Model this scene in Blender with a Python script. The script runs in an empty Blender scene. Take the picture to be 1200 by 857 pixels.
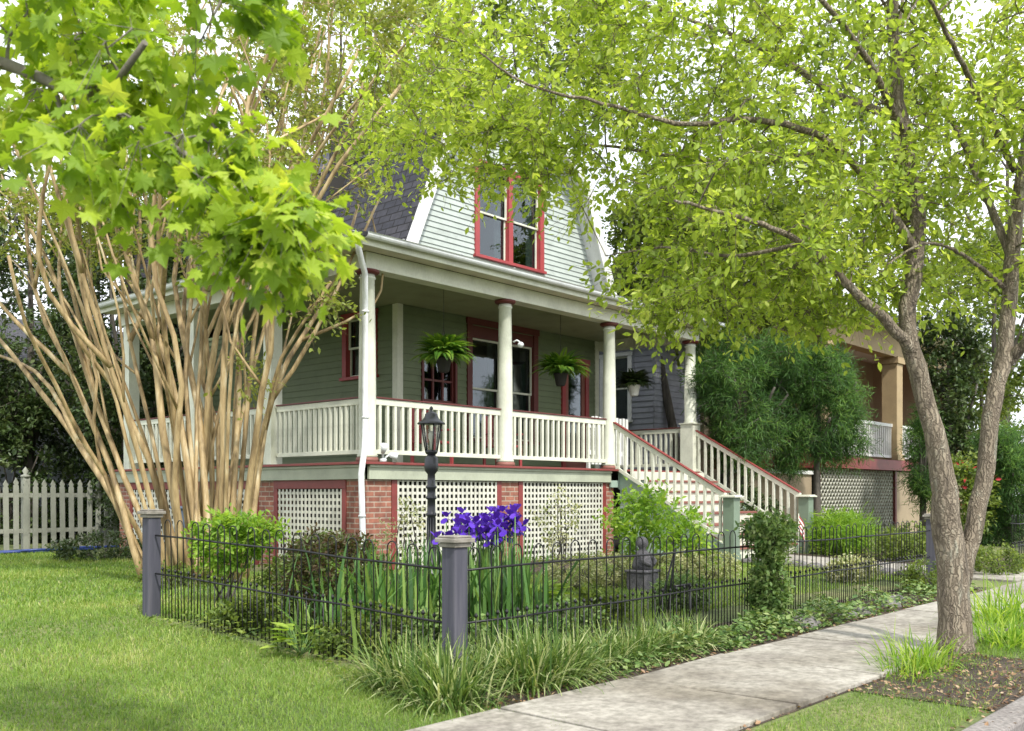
import bpy, math, random
import numpy as np
from mathutils import Vector, Matrix

# ------------------------------------------------------------------ camera, sky, sun, exposure
C = bpy.context.scene.collection
SC = bpy.context.scene
YAW = math.radians(41.84)
FW = np.array([math.cos(YAW), math.sin(YAW), 0.0]); RT = np.array([math.sin(YAW), -math.cos(YAW), 0.0])
CAMZ = 1.2
cam_d = bpy.data.cameras.new('camera'); cam = bpy.data.objects.new('camera', cam_d); C.objects.link(cam)
cam.location = (0, 0, CAMZ); cam.rotation_euler = (math.radians(90), 0, YAW - math.radians(90))
cam_d.sensor_width = 36; cam_d.lens = 36*1140/1200; cam_d.shift_y = 149.5/1200
cam_d.clip_start = .05; cam_d.clip_end = 2000
cam_d.dof.use_dof = True; cam_d.dof.focus_distance = 10.5; cam_d.dof.aperture_fstop = 4.5
SC.camera = cam
SUN_EL, SUN_AZ = math.radians(50), math.atan2(-.93, -.36)      # direction towards the sun in the xy plane
world = bpy.data.worlds.new('World'); SC.world = world; world.use_nodes = True
wn = world.node_tree; wn.nodes.clear()
sky = wn.nodes.new('ShaderNodeTexSky'); sky.sky_type = 'NISHITA'; sky.sun_disc = False
sky.sun_elevation = SUN_EL; sky.sun_rotation = math.pi/2 - SUN_AZ
sky.air_density = 1.0; sky.dust_density = 3.0; sky.ozone_density = 1.0
tcw = wn.nodes.new('ShaderNodeTexCoord')
cn = wn.nodes.new('ShaderNodeTexNoise'); cn.inputs['Scale'].default_value = 2.2; cn.inputs['Detail'].default_value = 6
wn.links.new(tcw.outputs['Generated'], cn.inputs['Vector'])
cr = wn.nodes.new('ShaderNodeMapRange'); cr.inputs[1].default_value = .30; cr.inputs[2].default_value = .55
cr.inputs[3].default_value = .55; cr.inputs[4].default_value = 1.0
wn.links.new(cn.outputs['Fac'], cr.inputs[0])
mx = wn.nodes.new('ShaderNodeMix'); mx.data_type = 'RGBA'
wn.links.new(cr.outputs[0], mx.inputs[0]); wn.links.new(sky.outputs[0], mx.inputs[6]); mx.inputs[7].default_value = (10.5, 10.9, 11.6, 1)
bg = wn.nodes.new('ShaderNodeBackground'); bg.inputs['Strength'].default_value = .135
wo = wn.nodes.new('ShaderNodeOutputWorld')
wn.links.new(mx.outputs[2], bg.inputs['Color']); wn.links.new(bg.outputs[0], wo.inputs['Surface'])
sd = bpy.data.lights.new('sun', 'SUN'); sun = bpy.data.objects.new('sun', sd); C.objects.link(sun)
sd.energy = 3.5; sd.angle = math.radians(2.5); sd.color = (1, .955, .88)
sv = Vector((math.cos(SUN_EL)*math.cos(SUN_AZ), math.cos(SUN_EL)*math.sin(SUN_AZ), math.sin(SUN_EL)))
sun.rotation_euler = sv.to_track_quat('Z', 'Y').to_euler(); sun.location = (0, 0, 30)
SC.view_settings.view_transform = 'Standard'; SC.view_settings.look = 'None'
SC.view_settings.exposure = 0.47; SC.view_settings.gamma = 1.0; SC.view_settings.use_curve_mapping = False
SC.render.engine = 'CYCLES'
SC.cycles.max_bounces = 7; SC.cycles.diffuse_bounces = 4; SC.cycles.transparent_max_bounces = 8
SC.cycles.use_denoising = True

R = np.random.default_rng(7); rnd = random.Random(7)

def at(px, py, D):
    """photo pixel (1200 x 857 frame) and depth -> point in the place"""
    p = FW*D + RT*((px-600)/1140*D)
    return np.array([p[0], p[1], CAMZ + (578-py)/1140*D])

def gz(y):
    return 0.0 if y <= 4.3 else (0.12*(y-4.3)/3.7 if y < 8 else 0.12)

# ------------------------------------------------------------------ mesh helpers
class MB:
    def __init__(s): s.v = []; s.f = []; s.sm = []; s.n = 0
    def add(s, vs, fs, smooth=False):
        s.v.extend([tuple(map(float, v)) for v in vs]); s.f.extend([tuple(i+s.n for i in f) for f in fs])
        s.sm.extend([smooth]*len(fs)); s.n += len(vs); return s
    def box(s, x0, x1, y0, y1, z0, z1):
        return s.add([(x0,y0,z0),(x1,y0,z0),(x1,y1,z0),(x0,y1,z0),(x0,y0,z1),(x1,y0,z1),(x1,y1,z1),(x0,y1,z1)],
                     [(0,3,2,1),(4,5,6,7),(0,1,5,4),(1,2,6,5),(2,3,7,6),(3,0,4,7)])
    def obox(s, O, U, N, u0, u1, n0, n1, z0, z1):
        O = np.array(O, float); U = np.array(U, float); N = np.array(N, float); Z = np.array([0, 0, 1.])
        return s.add([O+U*a+N*b+Z*c for c in (z0, z1) for a, b in ((u0,n0),(u1,n0),(u1,n1),(u0,n1))],
                     [(0,3,2,1),(4,5,6,7),(0,1,5,4),(1,2,6,5),(2,3,7,6),(3,0,4,7)])
    def bar(s, a, b, w, h, up=(0, 0, 1)):
        a = np.array(a, float); b = np.array(b, float); d = b-a; d /= np.linalg.norm(d)
        r = np.cross(d, up); r /= np.linalg.norm(r); u = np.cross(r, d)
        vs = [p + r*x + u*y for p in (a, b) for x, y in ((-w/2,-h/2),(w/2,-h/2),(w/2,h/2),(-w/2,h/2))]
        return s.add(vs, [(0,1,2,3),(4,7,6,5),(0,4,5,1),(1,5,6,2),(2,6,7,3),(3,7,4,0)])
    def tube(s, pts, rad, n=8, cap=True, wob=0):
        pts = [np.array(p, float) for p in pts]; m = len(pts); rad = list(rad) if hasattr(rad, '__len__') else [rad]*m
        vs = []; ref = np.array([.31, .17, .93])
        for i, p in enumerate(pts):
            d = pts[min(i+1, m-1)] - pts[max(i-1, 0)]; L = np.linalg.norm(d); d = d/L if L > 1e-9 else np.array([0,0,1.])
            if i == 0:
                r = np.cross(d, ref if abs(d @ ref) < .95 else (1., 0, 0))
            else:
                r = r - d*(r @ d)
            r /= (np.linalg.norm(r)+1e-12); u = np.cross(d, r)
            for k in range(n):
                a = 2*math.pi*k/n; q = rad[i]*(1 + (wob*(rnd.random()-.5) if wob else 0))
                vs.append(p + (r*math.cos(a)+u*math.sin(a))*q)
        fs = [(i*n+k, i*n+(k+1) % n, (i+1)*n+(k+1) % n, (i+1)*n+k) for i in range(m-1) for k in range(n)]
        s.add(vs, fs, True)
        if cap:
            b = s.n-len(vs); s.f.append(tuple(b+k for k in reversed(range(n)))); s.f.append(tuple(b+(m-1)*n+k for k in range(n))); s.sm += [False]*2
        return s
    def lathe(s, c, prof, n=24, smooth=True):
        c = np.array(c, float); vs = []
        for r, z in prof:
            for k in range(n):
                a = 2*math.pi*k/n; vs.append(c+np.array([r*math.cos(a), r*math.sin(a), z]))
        m = len(prof)
        fs = [(i*n+k, i*n+(k+1) % n, (i+1)*n+(k+1) % n, (i+1)*n+k) for i in range(m-1) for k in range(n)]
        b = s.n; s.add(vs, fs, smooth)
        s.f.append(tuple(b+k for k in reversed(range(n)))); s.f.append(tuple(b+(m-1)*n+k for k in range(n))); s.sm += [False]*2
        return s
    def mesh(s, name, mat):
        me = bpy.data.meshes.new(name); me.from_pydata(s.v, [], s.f); me.polygons.foreach_set('use_smooth', s.sm)
        if mat: me.materials.append(mat)
        me.update(); return me
    def build(s, name, mat, parent=None, bevel=0):
        return link(name, s.mesh(name, mat), parent, bevel)

def link(name, me, parent=None, bevel=0):
    o = bpy.data.objects.new(name, me); C.objects.link(o)
    if parent is not None:
        o.parent = parent; o.matrix_parent_inverse = Matrix.Translation(-Vector(root_loc(parent)))
    if bevel:
        b = o.modifiers.new('bevel', 'BEVEL'); b.width = bevel; b.segments = 2; b.limit_method = 'ANGLE'
    return o
def root_loc(p):
    return Vector(p.location)      # every child is linked with the inverse of its parent's place, so its own basis is its world place
def thing(name, label, cat, loc=(0, 0, 0), group=None):
    o = bpy.data.objects.new(name, None); C.objects.link(o); o.location = loc; o.empty_display_size = .2
    o['label'] = label; o['category'] = cat
    if group: o['group'] = group
    return o
def tag(o, label, cat, group=None, kind=None):
    o['label'] = label
    if cat: o['category'] = cat
    if group: o['group'] = group
    if kind: o['kind'] = kind
    return o
def struct(o): o['kind'] = 'structure'; return o

# scatter: N copies of a small template polygon set, as one mesh with a per-leaf shade
def norm(a): return a/(np.linalg.norm(a, axis=-1, keepdims=True)+1e-12)
class Field:
    def __init__(s): s.V = []; s.LI = []; s.LT = []; s.S = []; s.nv = 0
    def add(s, tv, tf, pos, dr, nr, sc, shade=None):
        tv = np.array(tv, float); N = len(pos)
        if N == 0: return s
        dr = norm(dr); side = norm(np.cross(dr, nr)); nn = np.cross(side, dr)
        sc = np.broadcast_to(np.asarray(sc, float).reshape(-1, 1, 1) if np.ndim(sc) else sc, (N, 1, 1))
        V = pos[:, None, :] + sc*(tv[None, :, 0:1]*side[:, None, :] + tv[None, :, 1:2]*dr[:, None, :] + tv[None, :, 2:3]*nn[:, None, :])
        k = len(tv); lt = np.array([len(f) for f in tf]); li = np.concatenate([np.array(f) for f in tf])
        s.V.append(V.reshape(-1, 3)); s.LI.append((li[None, :] + (np.arange(N)*k)[:, None] + s.nv).ravel())
        s.LT.append(np.tile(lt, N)); s.S.append(np.repeat(R.random(N) if shade is None else shade, k)); s.nv += N*k
        return s
    def raw(s, V, quads, shade):
        s.V.append(V); s.LI.append((quads+s.nv).ravel()); s.LT.append(np.full(len(quads), quads.shape[1])); s.S.append(shade); s.nv += len(V); return s
    def mesh(s, name, mat):
        V = np.concatenate(s.V); LI = np.concatenate(s.LI); LT = np.concatenate(s.LT)
        me = bpy.data.meshes.new(name); me.vertices.add(len(V)); me.vertices.foreach_set('co', V.astype('f').ravel())
        me.loops.add(len(LI)); me.loops.foreach_set('vertex_index', LI.astype('i'))
        me.polygons.add(len(LT)); me.polygons.foreach_set('loop_start', (np.cumsum(LT)-LT).astype('i'))
        try: me.polygons.foreach_set('loop_total', LT.astype('i'))
        except Exception: pass
        me.polygons.foreach_set('use_smooth', np.zeros(len(LT), bool))
        a = me.attributes.new('shade', 'FLOAT', 'POINT'); a.data.foreach_set('value', np.concatenate(s.S).astype('f'))
        me.materials.append(mat); me.update(calc_edges=True); return me
    def build(s, name, mat, parent=None): return link(name, s.mesh(name, mat), parent)

OVAL = ([(0,0,0),(.22,.3,.05),(.24,.6,.06),(0,1,-.02),(-.24,.6,.06),(-.22,.3,.05)], [(0,1,2,3),(0,3,4,5)])
DIAM = ([(0,0,0),(.3,.5,.06),(0,1,0),(-.3,.5,.06)], [(0,1,2),(0,2,3)])
_mp = [(0,.0),(.12,.18),(.42,.02),(.36,.2),(.62,.36),(.4,.42),(.5,.74),(.22,.62),(.0,1.05),(-.22,.62),(-.5,.74),(-.4,.42),(-.62,.36),(-.36,.2),(-.42,.02),(-.12,.18)]
MAPLE = ([(x, y, -.10*abs(x)-.12*max(0, y-.5)) for x, y in _mp] + [(0, .42, .05)],
         [(i, (i+1) % 16, 16) for i in range(16)])
NEEDLE = ([(-.04,0,0),(.04,0,0),(.03,.6,.05),(0,1,0),(-.03,.6,.05)], [(0,1,2,3,4)])

def blades(fl, base, az, lean, length, width, droop=1.0, segs=5, shade=None):
    """curved strap leaves; arrays of N"""
    N = len(base); t = np.linspace(0, 1, segs+1)
    lean = np.asarray(lean)[:, None]; length = np.asarray(length)[:, None]; width = np.broadcast_to(width, (N,))[:, None]
    ang = lean + droop*np.asarray(t)[None, :]**1.5*1.6*np.clip(lean*1.4, .05, 1.4)
    dx = np.sin(ang); dz = np.cos(ang)
    hs = np.concatenate([np.zeros((N, 1)), np.cumsum((dx[:, 1:]+dx[:, :-1])/2, 1)], 1)*length/segs
    zs = np.concatenate([np.zeros((N, 1)), np.cumsum((dz[:, 1:]+dz[:, :-1])/2, 1)], 1)*length/segs
    ca, sa = np.cos(az)[:, None], np.sin(az)[:, None]
    P = np.stack([base[:, 0:1]+hs*ca, base[:, 1:2]+hs*sa, base[:, 2:3]+zs], -1)
    tw = R.normal(0, .5, N)[:, None]
    S = np.stack([-np.sin(az[:, None]+tw)*np.ones_like(ca), np.cos(az[:, None]+tw)*np.ones_like(ca), np.zeros((N, 1))], -1)
    w = width*(np.array([.7, 1, 1, .85, .6, .08][:segs+1] if segs == 5 else np.linspace(1, .08, segs+1)))[None, :]/2
    V = np.stack([P - S*w[..., None], P + S*w[..., None]], 2)        # N,segs+1,2,3
    V = V.reshape(-1, 3); q = []
    for i in range(segs): q.append([2*i, 2*i+1, 2*i+3, 2*i+2])
    q = np.array(q); Q = (q[None] + (np.arange(N)*(2*(segs+1)))[:, None, None]).reshape(-1, 4)
    fl.raw(V, Q, np.repeat(R.random(N) if shade is None else shade, 2*(segs+1))); return P[:, -1]

# ------------------------------------------------------------------ materials
def nm(name):
    m = bpy.data.materials.new(name); m.use_nodes = True; nt = m.node_tree; nt.nodes.clear()
    o = nt.nodes.new('ShaderNodeOutputMaterial'); b = nt.nodes.new('ShaderNodeBsdfPrincipled'); nt.links.new(b.outputs[0], o.inputs[0])
    return m, nt, b, o
def noise(nt, scale, detail=5, stretch=None, rough=.6):
    tc = nt.nodes.new('ShaderNodeTexCoord'); n = nt.nodes.new('ShaderNodeTexNoise'); n.inputs['Scale'].default_value = scale
    n.inputs['Detail'].default_value = detail; n.inputs['Roughness'].default_value = rough
    if stretch:
        mp = nt.nodes.new('ShaderNodeMapping'); mp.inputs['Scale'].default_value = stretch
        nt.links.new(tc.outputs['Object'], mp.inputs['Vector']); nt.links.new(mp.outputs[0], n.inputs['Vector'])
    else: nt.links.new(tc.outputs['Object'], n.inputs['Vector'])
    return n
def ramp(nt, src, stops):
    r = nt.nodes.new('ShaderNodeValToRGB'); e = r.color_ramp.elements
    while len(e) < len(stops): e.new(.5)
    for i, (p, c) in enumerate(stops): e[i].position = p; e[i].color = (*c, 1)
    nt.links.new(src, r.inputs[0]); return r
def bump(nt, b, src, strength=.3, dist=.02):
    u = nt.nodes.new('ShaderNodeBump'); u.inputs['Strength'].default_value = strength; u.inputs['Distance'].default_value = dist
    nt.links.new(src, u.inputs['Height']); nt.links.new(u.outputs[0], b.inputs['Normal'])
def paint(name, col, rough=.55, var=.12, scale=3, dirt=.25, metal=0):
    m, nt, b, o = nm(name); n = noise(nt, scale, 7)
    c = np.array(col)
    r = ramp(nt, n.outputs['Fac'], [(.25, tuple(c*(1-dirt))), (.45, tuple(c*(1-var*.5))), (.7, tuple(np.minimum(c*(1+var*.6), .95)))])
    n2 = noise(nt, 60, 4, (1, 1, .35)); r2 = ramp(nt, n2.outputs['Fac'], [(.3, (.86,.85,.82)), (.55, (1,1,1))])
    mm = nt.nodes.new('ShaderNodeMix'); mm.data_type = 'RGBA'; mm.blend_type = 'MULTIPLY'; mm.inputs[0].default_value = .7
    nt.links.new(r.outputs[0], mm.inputs[6]); nt.links.new(r2.outputs[0], mm.inputs[7]); nt.links.new(mm.outputs[2], b.inputs['Base Color'])
    b.inputs['Roughness'].default_value = rough; b.inputs['Metallic'].default_value = metal
    bump(nt, b, n2.outputs['Fac'], .15, .004); return m
def leafmat(name, cols, trans=.45, rough=.5, tcol=1.5):
    m, nt, b, o = nm(name); a = nt.nodes.new('ShaderNodeAttribute'); a.attribute_name = 'shade'
    k = len(cols); r = ramp(nt, a.outputs['Fac'], [(i/(k-1), c) for i, c in enumerate(cols)])
    nt.links.new(r.outputs[0], b.inputs['Base Color']); b.inputs['Roughness'].default_value = rough
    b.inputs['Specular IOR Level'].default_value = .35
    t = nt.nodes.new('ShaderNodeBsdfTranslucent'); g = nt.nodes.new('ShaderNodeMix'); g.data_type = 'RGBA'; g.blend_type = 'MULTIPLY'; g.inputs[0].default_value = 1
    nt.links.new(r.outputs[0], g.inputs[6]); g.inputs[7].default_value = (tcol*1.15, tcol*1.1, tcol*.55, 1); g.clamp_result = False
    nt.links.new(g.outputs[2], t.inputs['Color'])
    x = nt.nodes.new('ShaderNodeMixShader'); x.inputs[0].default_value = trans
    nt.links.new(b.outputs[0], x.inputs[1]); nt.links.new(t.outputs[0], x.inputs[2]); nt.links.new(x.outputs[0], o.inputs[0]); return m
def bark(name, cols, scale=6, stretch=(1, 1, .15), bs=.6, dist=.02, rough=.85, furrow=0):
    m, nt, b, o = nm(name); n = noise(nt, scale, 8, stretch, .65)
    r = ramp(nt, n.outputs['Fac'], [(.3 + .4*i/(len(cols)-1), c) for i, c in enumerate(cols)])
    nt.links.new(r.outputs[0], b.inputs['Base Color']); b.inputs['Roughness'].default_value = rough; 
    if furrow:
        tc = nt.nodes.new('ShaderNodeTexCoord'); mp = nt.nodes.new('ShaderNodeMapping'); mp.inputs['Scale'].default_value = (1, 1, .11); v = nt.nodes.new('ShaderNodeTexVoronoi')
        ns = noise(nt, 5, 4); ad = nt.nodes.new('ShaderNodeMix'); ad.data_type = 'RGBA'; ad.inputs[0].default_value = .14
        nt.links.new(tc.outputs['Object'], ad.inputs[6]); nt.links.new(ns.outputs['Color'], ad.inputs[7]); nt.links.new(ad.outputs[2], mp.inputs['Vector'])
        v.feature = 'DISTANCE_TO_EDGE'; v.inputs['Scale'].default_value = furrow; nt.links.new(mp.outputs[0], v.inputs['Vector'])
        rr = ramp(nt, v.outputs['Distance'], [(0, (.42,.40,.38)), (.2, (.85,.85,.85)), (.45, (1.12,1.12,1.1))])
        mm = nt.nodes.new('ShaderNodeMix'); mm.data_type = 'RGBA'; mm.blend_type = 'MULTIPLY'; mm.inputs[0].default_value = .9
        nt.links.new(r.outputs[0], mm.inputs[6]); nt.links.new(rr.outputs[0], mm.inputs[7]); nt.links.new(mm.outputs[2], b.inputs['Base Color'])
        sm = nt.nodes.new('ShaderNodeMath'); sm.operation = 'ADD'; mn = nt.nodes.new('ShaderNodeMath'); mn.operation = 'MINIMUM'; mn.inputs[1].default_value = .25
        nt.links.new(v.outputs['Distance'], mn.inputs[0]); nt.links.new(mn.outputs[0], sm.inputs[0]); ml_ = nt.nodes.new('ShaderNodeMath'); ml_.operation = 'MULTIPLY'; ml_.inputs[1].default_value = .25
        nt.links.new(n.outputs['Fac'], ml_.inputs[0]); nt.links.new(ml_.outputs[0], sm.inputs[1]); bump(nt, b, sm.outputs[0], 1.0, dist*2.5)
    else: bump(nt, b, n.outputs['Fac'], bs, dist)
    return m
def brickmat(name, c1, c2, mortar, bw=.21, bh=.072, ms=.009, axis='xz', rough=.85, bs=.6, off=.5):
    m, nt, b, o = nm(name); tc = nt.nodes.new('ShaderNodeTexCoord'); sp = nt.nodes.new('ShaderNodeSeparateXYZ'); cb = nt.nodes.new('ShaderNodeCombineXYZ')
    nt.links.new(tc.outputs['Object'], sp.inputs[0])
    if axis == 'xz':
        ad = nt.nodes.new('ShaderNodeMath'); nt.links.new(sp.outputs[0], ad.inputs[0]); nt.links.new(sp.outputs[1], ad.inputs[1])
        nt.links.new(ad.outputs[0], cb.inputs[0]); nt.links.new(sp.outputs[2], cb.inputs[1])
    elif axis == 'yz': nt.links.new(sp.outputs[1], cb.inputs[0]); nt.links.new(sp.outputs[2], cb.inputs[1])
    else: nt.links.new(sp.outputs[0], cb.inputs[0]); nt.links.new(sp.outputs[1], cb.inputs[1])
    t = nt.nodes.new('ShaderNodeTexBrick'); nt.links.new(cb.outputs[0], t.inputs['Vector'])
    t.inputs['Scale'].default_value = 1; t.inputs['Brick Width'].default_value = bw; t.inputs['Row Height'].default_value = bh
    t.inputs['Mortar Size'].default_value = ms; t.inputs['Color1'].default_value = (*c1, 1); t.inputs['Color2'].default_value = (*c2, 1); t.inputs['Mortar'].default_value = (*mortar, 1)
    t.inputs['Mortar Smooth'].default_value = .15; t.offset = off
    n = noise(nt, 9, 6); r = ramp(nt, n.outputs['Fac'], [(.3, (.62,.6,.6)), (.65, (1.15,1.12,1.1))])
    mm = nt.nodes.new('ShaderNodeMix'); mm.data_type = 'RGBA'; mm.blend_type = 'MULTIPLY'; mm.inputs[0].default_value = .9
    nt.links.new(t.outputs['Color'], mm.inputs[6]); nt.links.new(r.outputs[0], mm.inputs[7]); nt.links.new(mm.outputs[2], b.inputs['Base Color'])
    b.inputs['Roughness'].default_value = rough
    iv = nt.nodes.new('ShaderNodeMath'); iv.operation = 'SUBTRACT'; iv.inputs[0].default_value = 1; nt.links.new(t.outputs['Fac'], iv.inputs[1])
    bump(nt, b, iv.outputs[0], bs, .008); return m
def glassmat(name, tint=(.55,.6,.6), base=.07):
    m, nt, b, o = nm(name); nt.nodes.remove(b)
    t = nt.nodes.new('ShaderNodeBsdfTransparent'); t.inputs[0].default_value = (*tint, 1)
    g = nt.nodes.new('ShaderNodeBsdfGlossy'); g.inputs['Roughness'].default_value = .02; g.inputs[0].default_value = (.9,.95,1,1)
    f = nt.nodes.new('ShaderNodeLayerWeight'); f.inputs[0].default_value = .5; pw = nt.nodes.new('ShaderNodeMath'); pw.operation = 'POWER'; pw.inputs[1].default_value = 3.5; nt.links.new(f.outputs['Facing'], pw.inputs[0])
    n = noise(nt, 2.5, 2); u = nt.nodes.new('ShaderNodeBump'); u.inputs['Strength'].default_value = .03; u.inputs['Distance'].default_value = .05
    nt.links.new(n.outputs['Fac'], u.inputs['Height']); nt.links.new(u.outputs[0], g.inputs['Normal'])
    x = nt.nodes.new('ShaderNodeMixShader'); ad = nt.nodes.new('ShaderNodeMath'); ad.inputs[1].default_value = base; nt.links.new(pw.outputs[0], ad.inputs[0])
    nt.links.new(ad.outputs[0], x.inputs[0]); nt.links.new(t.outputs[0], x.inputs[1]); nt.links.new(g.outputs[0], x.inputs[2]); nt.links.new(x.outputs[0], o.inputs[0]); return m
def groundmat(name, stops, scale=1.2, fine=40, bs=.5, dist=.02, rough=.95, fmul=((.6,.6,.6),(1.25,1.25,1.25))):
    m, nt, b, o = nm(name); n = noise(nt, scale, 8); r = ramp(nt, n.outputs['Fac'], stops); n2 = noise(nt, fine, 6)
    r2 = ramp(nt, n2.outputs['Fac'], [(.35, fmul[0]), (.65, fmul[1])])
    mm = nt.nodes.new('ShaderNodeMix'); mm.data_type = 'RGBA'; mm.blend_type = 'MULTIPLY'; mm.inputs[0].default_value = 1
    nt.links.new(r.outputs[0], mm.inputs[6]); nt.links.new(r2.outputs[0], mm.inputs[7]); nt.links.new(mm.outputs[2], b.inputs['Base Color'])
    b.inputs['Roughness'].default_value = rough; bump(nt, b, n2.outputs['Fac'], bs, dist); return m

M = {}
M['cream'] = paint('ivory_paint', (.64,.65,.54), .5)
M['column'] = paint('column_paint', (.62,.64,.53), .45)
M['white'] = paint('white_paint', (.74,.75,.72), .45)
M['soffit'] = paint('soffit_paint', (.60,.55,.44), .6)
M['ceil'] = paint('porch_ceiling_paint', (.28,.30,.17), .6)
M['fascia'] = paint('sage_trim_paint', (.40,.43,.33), .5)
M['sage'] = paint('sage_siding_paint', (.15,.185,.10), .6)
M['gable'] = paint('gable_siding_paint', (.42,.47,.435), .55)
M['newel'] = paint('green_trim_paint', (.165,.22,.16), .55)
M['red'] = paint('oxblood_paint', (.22,.04,.035), .5, dirt=.45)
M['redwin'] = paint('red_window_paint', (.33,.045,.048), .45)
M['darkred'] = paint('dark_red_paint', (.12,.022,.018), .5)
M['tread'] = paint('brick_red_floor_paint', (.24,.09,.07), .6, dirt=.5)
M['stairgreen'] = paint('stair_green_paint', (.33,.43,.36), .5)
M['gutter'] = paint('gutter_enamel', (.72,.74,.75), .3, dirt=.3)
M['lattice'] = paint('lattice_paint', (.60,.60,.52), .6, dirt=.4)
M['brick'] = brickmat('red_brick', (.33,.135,.09), (.22,.085,.06), (.36,.29,.23))
M['shingle'] = brickmat('dark_shingle', (.028,.030,.042), (.05,.05,.062), (.008,.008,.01), .3, .14, .012, 'yz', .9, 1)
M['shinglex'] = brickmat('porch_shingle', (.04,.042,.05), (.06,.06,.07), (.01,.01,.012), .3, .14, .012, 'xy', .9, 1)
M['dark'] = paint('shade_and_pot_black', (.03,.028,.025), .9)  # near-black stands in for shade indoors and under porches; also the pot colour
M['curtain'] = paint('curtain_cloth', (.20,.22,.22), .9)
M['iron'] = paint('black_iron', (.022,.022,.024), .45, metal=.5)
M['postwood'] = bark('weathered_grey_wood', [(.026,.028,.036), (.06,.06,.08), (.115,.11,.13)], 8, (1,1,.06), .5, .006)
M['postcap'] = bark('weathered_cap_wood', [(.12,.11,.09), (.22,.20,.17), (.3,.28,.25)], 10, (1,1,1), .4, .004)
M['glass'] = glassmat('window_glass')
M['lampglass'] = glassmat('lantern_glass', (.8,.8,.78), .1)
M['lampmetal'] = paint('lamp_black_enamel', (.035,.036,.042), .35, metal=.2)
M['picket'] = paint('weathered_white_picket', (.28,.29,.24), .7, dirt=.6, scale=5)
M['chain'] = paint('chain_metal', (.05,.05,.05), .5)
M['tan'] = paint('tan_stucco', (.34,.27,.18), .85, scale=1.5)
M['tantrim'] = paint('tan_trim', (.40,.30,.165), .7)  # warmer tan of the porch pillars and beam
M['greyhouse'] = paint('blue_grey_siding', (.28,.29,.33), .7)
M['palehouse'] = paint('pale_grey_siding', (.45,.48,.52), .7)
M['stone'] = groundmat('grey_stone', [(.3,(.10,.095,.09)), (.7,(.20,.19,.18))], 6, 60, .6, .01)
M['statue'] = groundmat('dark_cast_stone', [(.3,(.05,.05,.055)), (.7,(.16,.15,.16))], 14, 90, .8, .01)
M['hose'] = paint('blue_hose', (.03,.06,.24), .4)
# ------------------------------------------------------------------ ground, walk, kerb, road
def sheet(name, xs, ys, zf, mat):
    b = MB(); vs = [(x, y, zf(x, y)) for y in ys for x in xs]; k = len(xs)
    b.add(vs, [(j*k+i, j*k+i+1, (j+1)*k+i+1, (j+1)*k+i) for j in range(len(ys)-1) for i in range(len(xs)-1)]); return b.build(name, mat)
m_soil = groundmat('soil_and_turf', [(.35,(.06,.085,.025)), (.5,(.13,.16,.045)), (.68,(.21,.20,.09))], .8, 30)
M['floor'] = paint('porch_floor_paint', (.13,.125,.095), .6)
m_bed = groundmat('mulch_soil', [(.35,(.035,.026,.018)), (.55,(.08,.058,.04)), (.7,(.14,.105,.07))], 3, 45, 1, .03)
m_conc = groundmat('old_concrete', [(.3,(.18,.16,.14)), (.45,(.29,.27,.235)), (.6,(.36,.34,.30)), (.75,(.43,.40,.36))], 1.4, 18, .4, .006, .9, ((.62,.61,.58),(1.15,1.14,1.12)))
def add_cracks(m):
    nt = m.node_tree; b = [n for n in nt.nodes if n.type == 'BSDF_PRINCIPLED'][0]; src = b.inputs['Base Color'].links[0].from_socket
    tc = nt.nodes.new('ShaderNodeTexCoord'); ns = noise(nt, 2.5, 6); ad = nt.nodes.new('ShaderNodeMix'); ad.data_type = 'RGBA'; ad.inputs[0].default_value = .25
    nt.links.new(tc.outputs['Object'], ad.inputs[6]); nt.links.new(ns.outputs['Color'], ad.inputs[7]); v = nt.nodes.new('ShaderNodeTexVoronoi'); v.feature = 'DISTANCE_TO_EDGE'; v.inputs['Scale'].default_value = .42
    nt.links.new(ad.outputs[2], v.inputs['Vector']); r = ramp(nt, v.outputs['Distance'], [(0, (.62,.60,.57)), (.003, (.8,.79,.77)), (.008, (1,1,1))])
    st = noise(nt, .55, 3); r3 = ramp(nt, st.outputs['Fac'], [(.36, (.66,.63,.58)), (.52, (1,1,1))])
    for rr in (r, r3):
        mm = nt.nodes.new('ShaderNodeMix'); mm.data_type = 'RGBA'; mm.blend_type = 'MULTIPLY'; mm.inputs[0].default_value = 1; nt.links.new(src, mm.inputs[6]); nt.links.new(rr.outputs[0], mm.inputs[7]); src = mm.outputs[2]
    nt.links.new(src, b.inputs['Base Color'])
add_cracks(m_conc)
m_kerb = groundmat('kerb_concrete', [(.3,(.15,.13,.12)), (.7,(.28,.26,.24))], 2, 40, .4, .006)
m_asph = groundmat('asphalt', [(.3,(.045,.045,.047)), (.7,(.075,.075,.077))], 1, 120, .8, .008)
ys = [-120, -12, 1.38, 1.42, 4.3, 8.0, 14, 40, 260]
def gzz(x, y): return -.17 if y <= 1.39 else gz(y)
struct(sheet('ground', [-220, -30, 0, 10, 30, 60, 260], ys, gzz, m_soil))
struct(sheet('road', [-60, 0, 30, 120], [-7, 1.40], lambda x, y: -.135, m_asph))
kb = MB()
x = -20.0
while x < 60:
    kb.box(x, x+2.985, 1.40, 1.57, -.16, .022); x += 3.0
struct(kb.build('kerb', m_kerb, None, .02))
sw = MB(); x = -9.3+1.2*0
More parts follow.
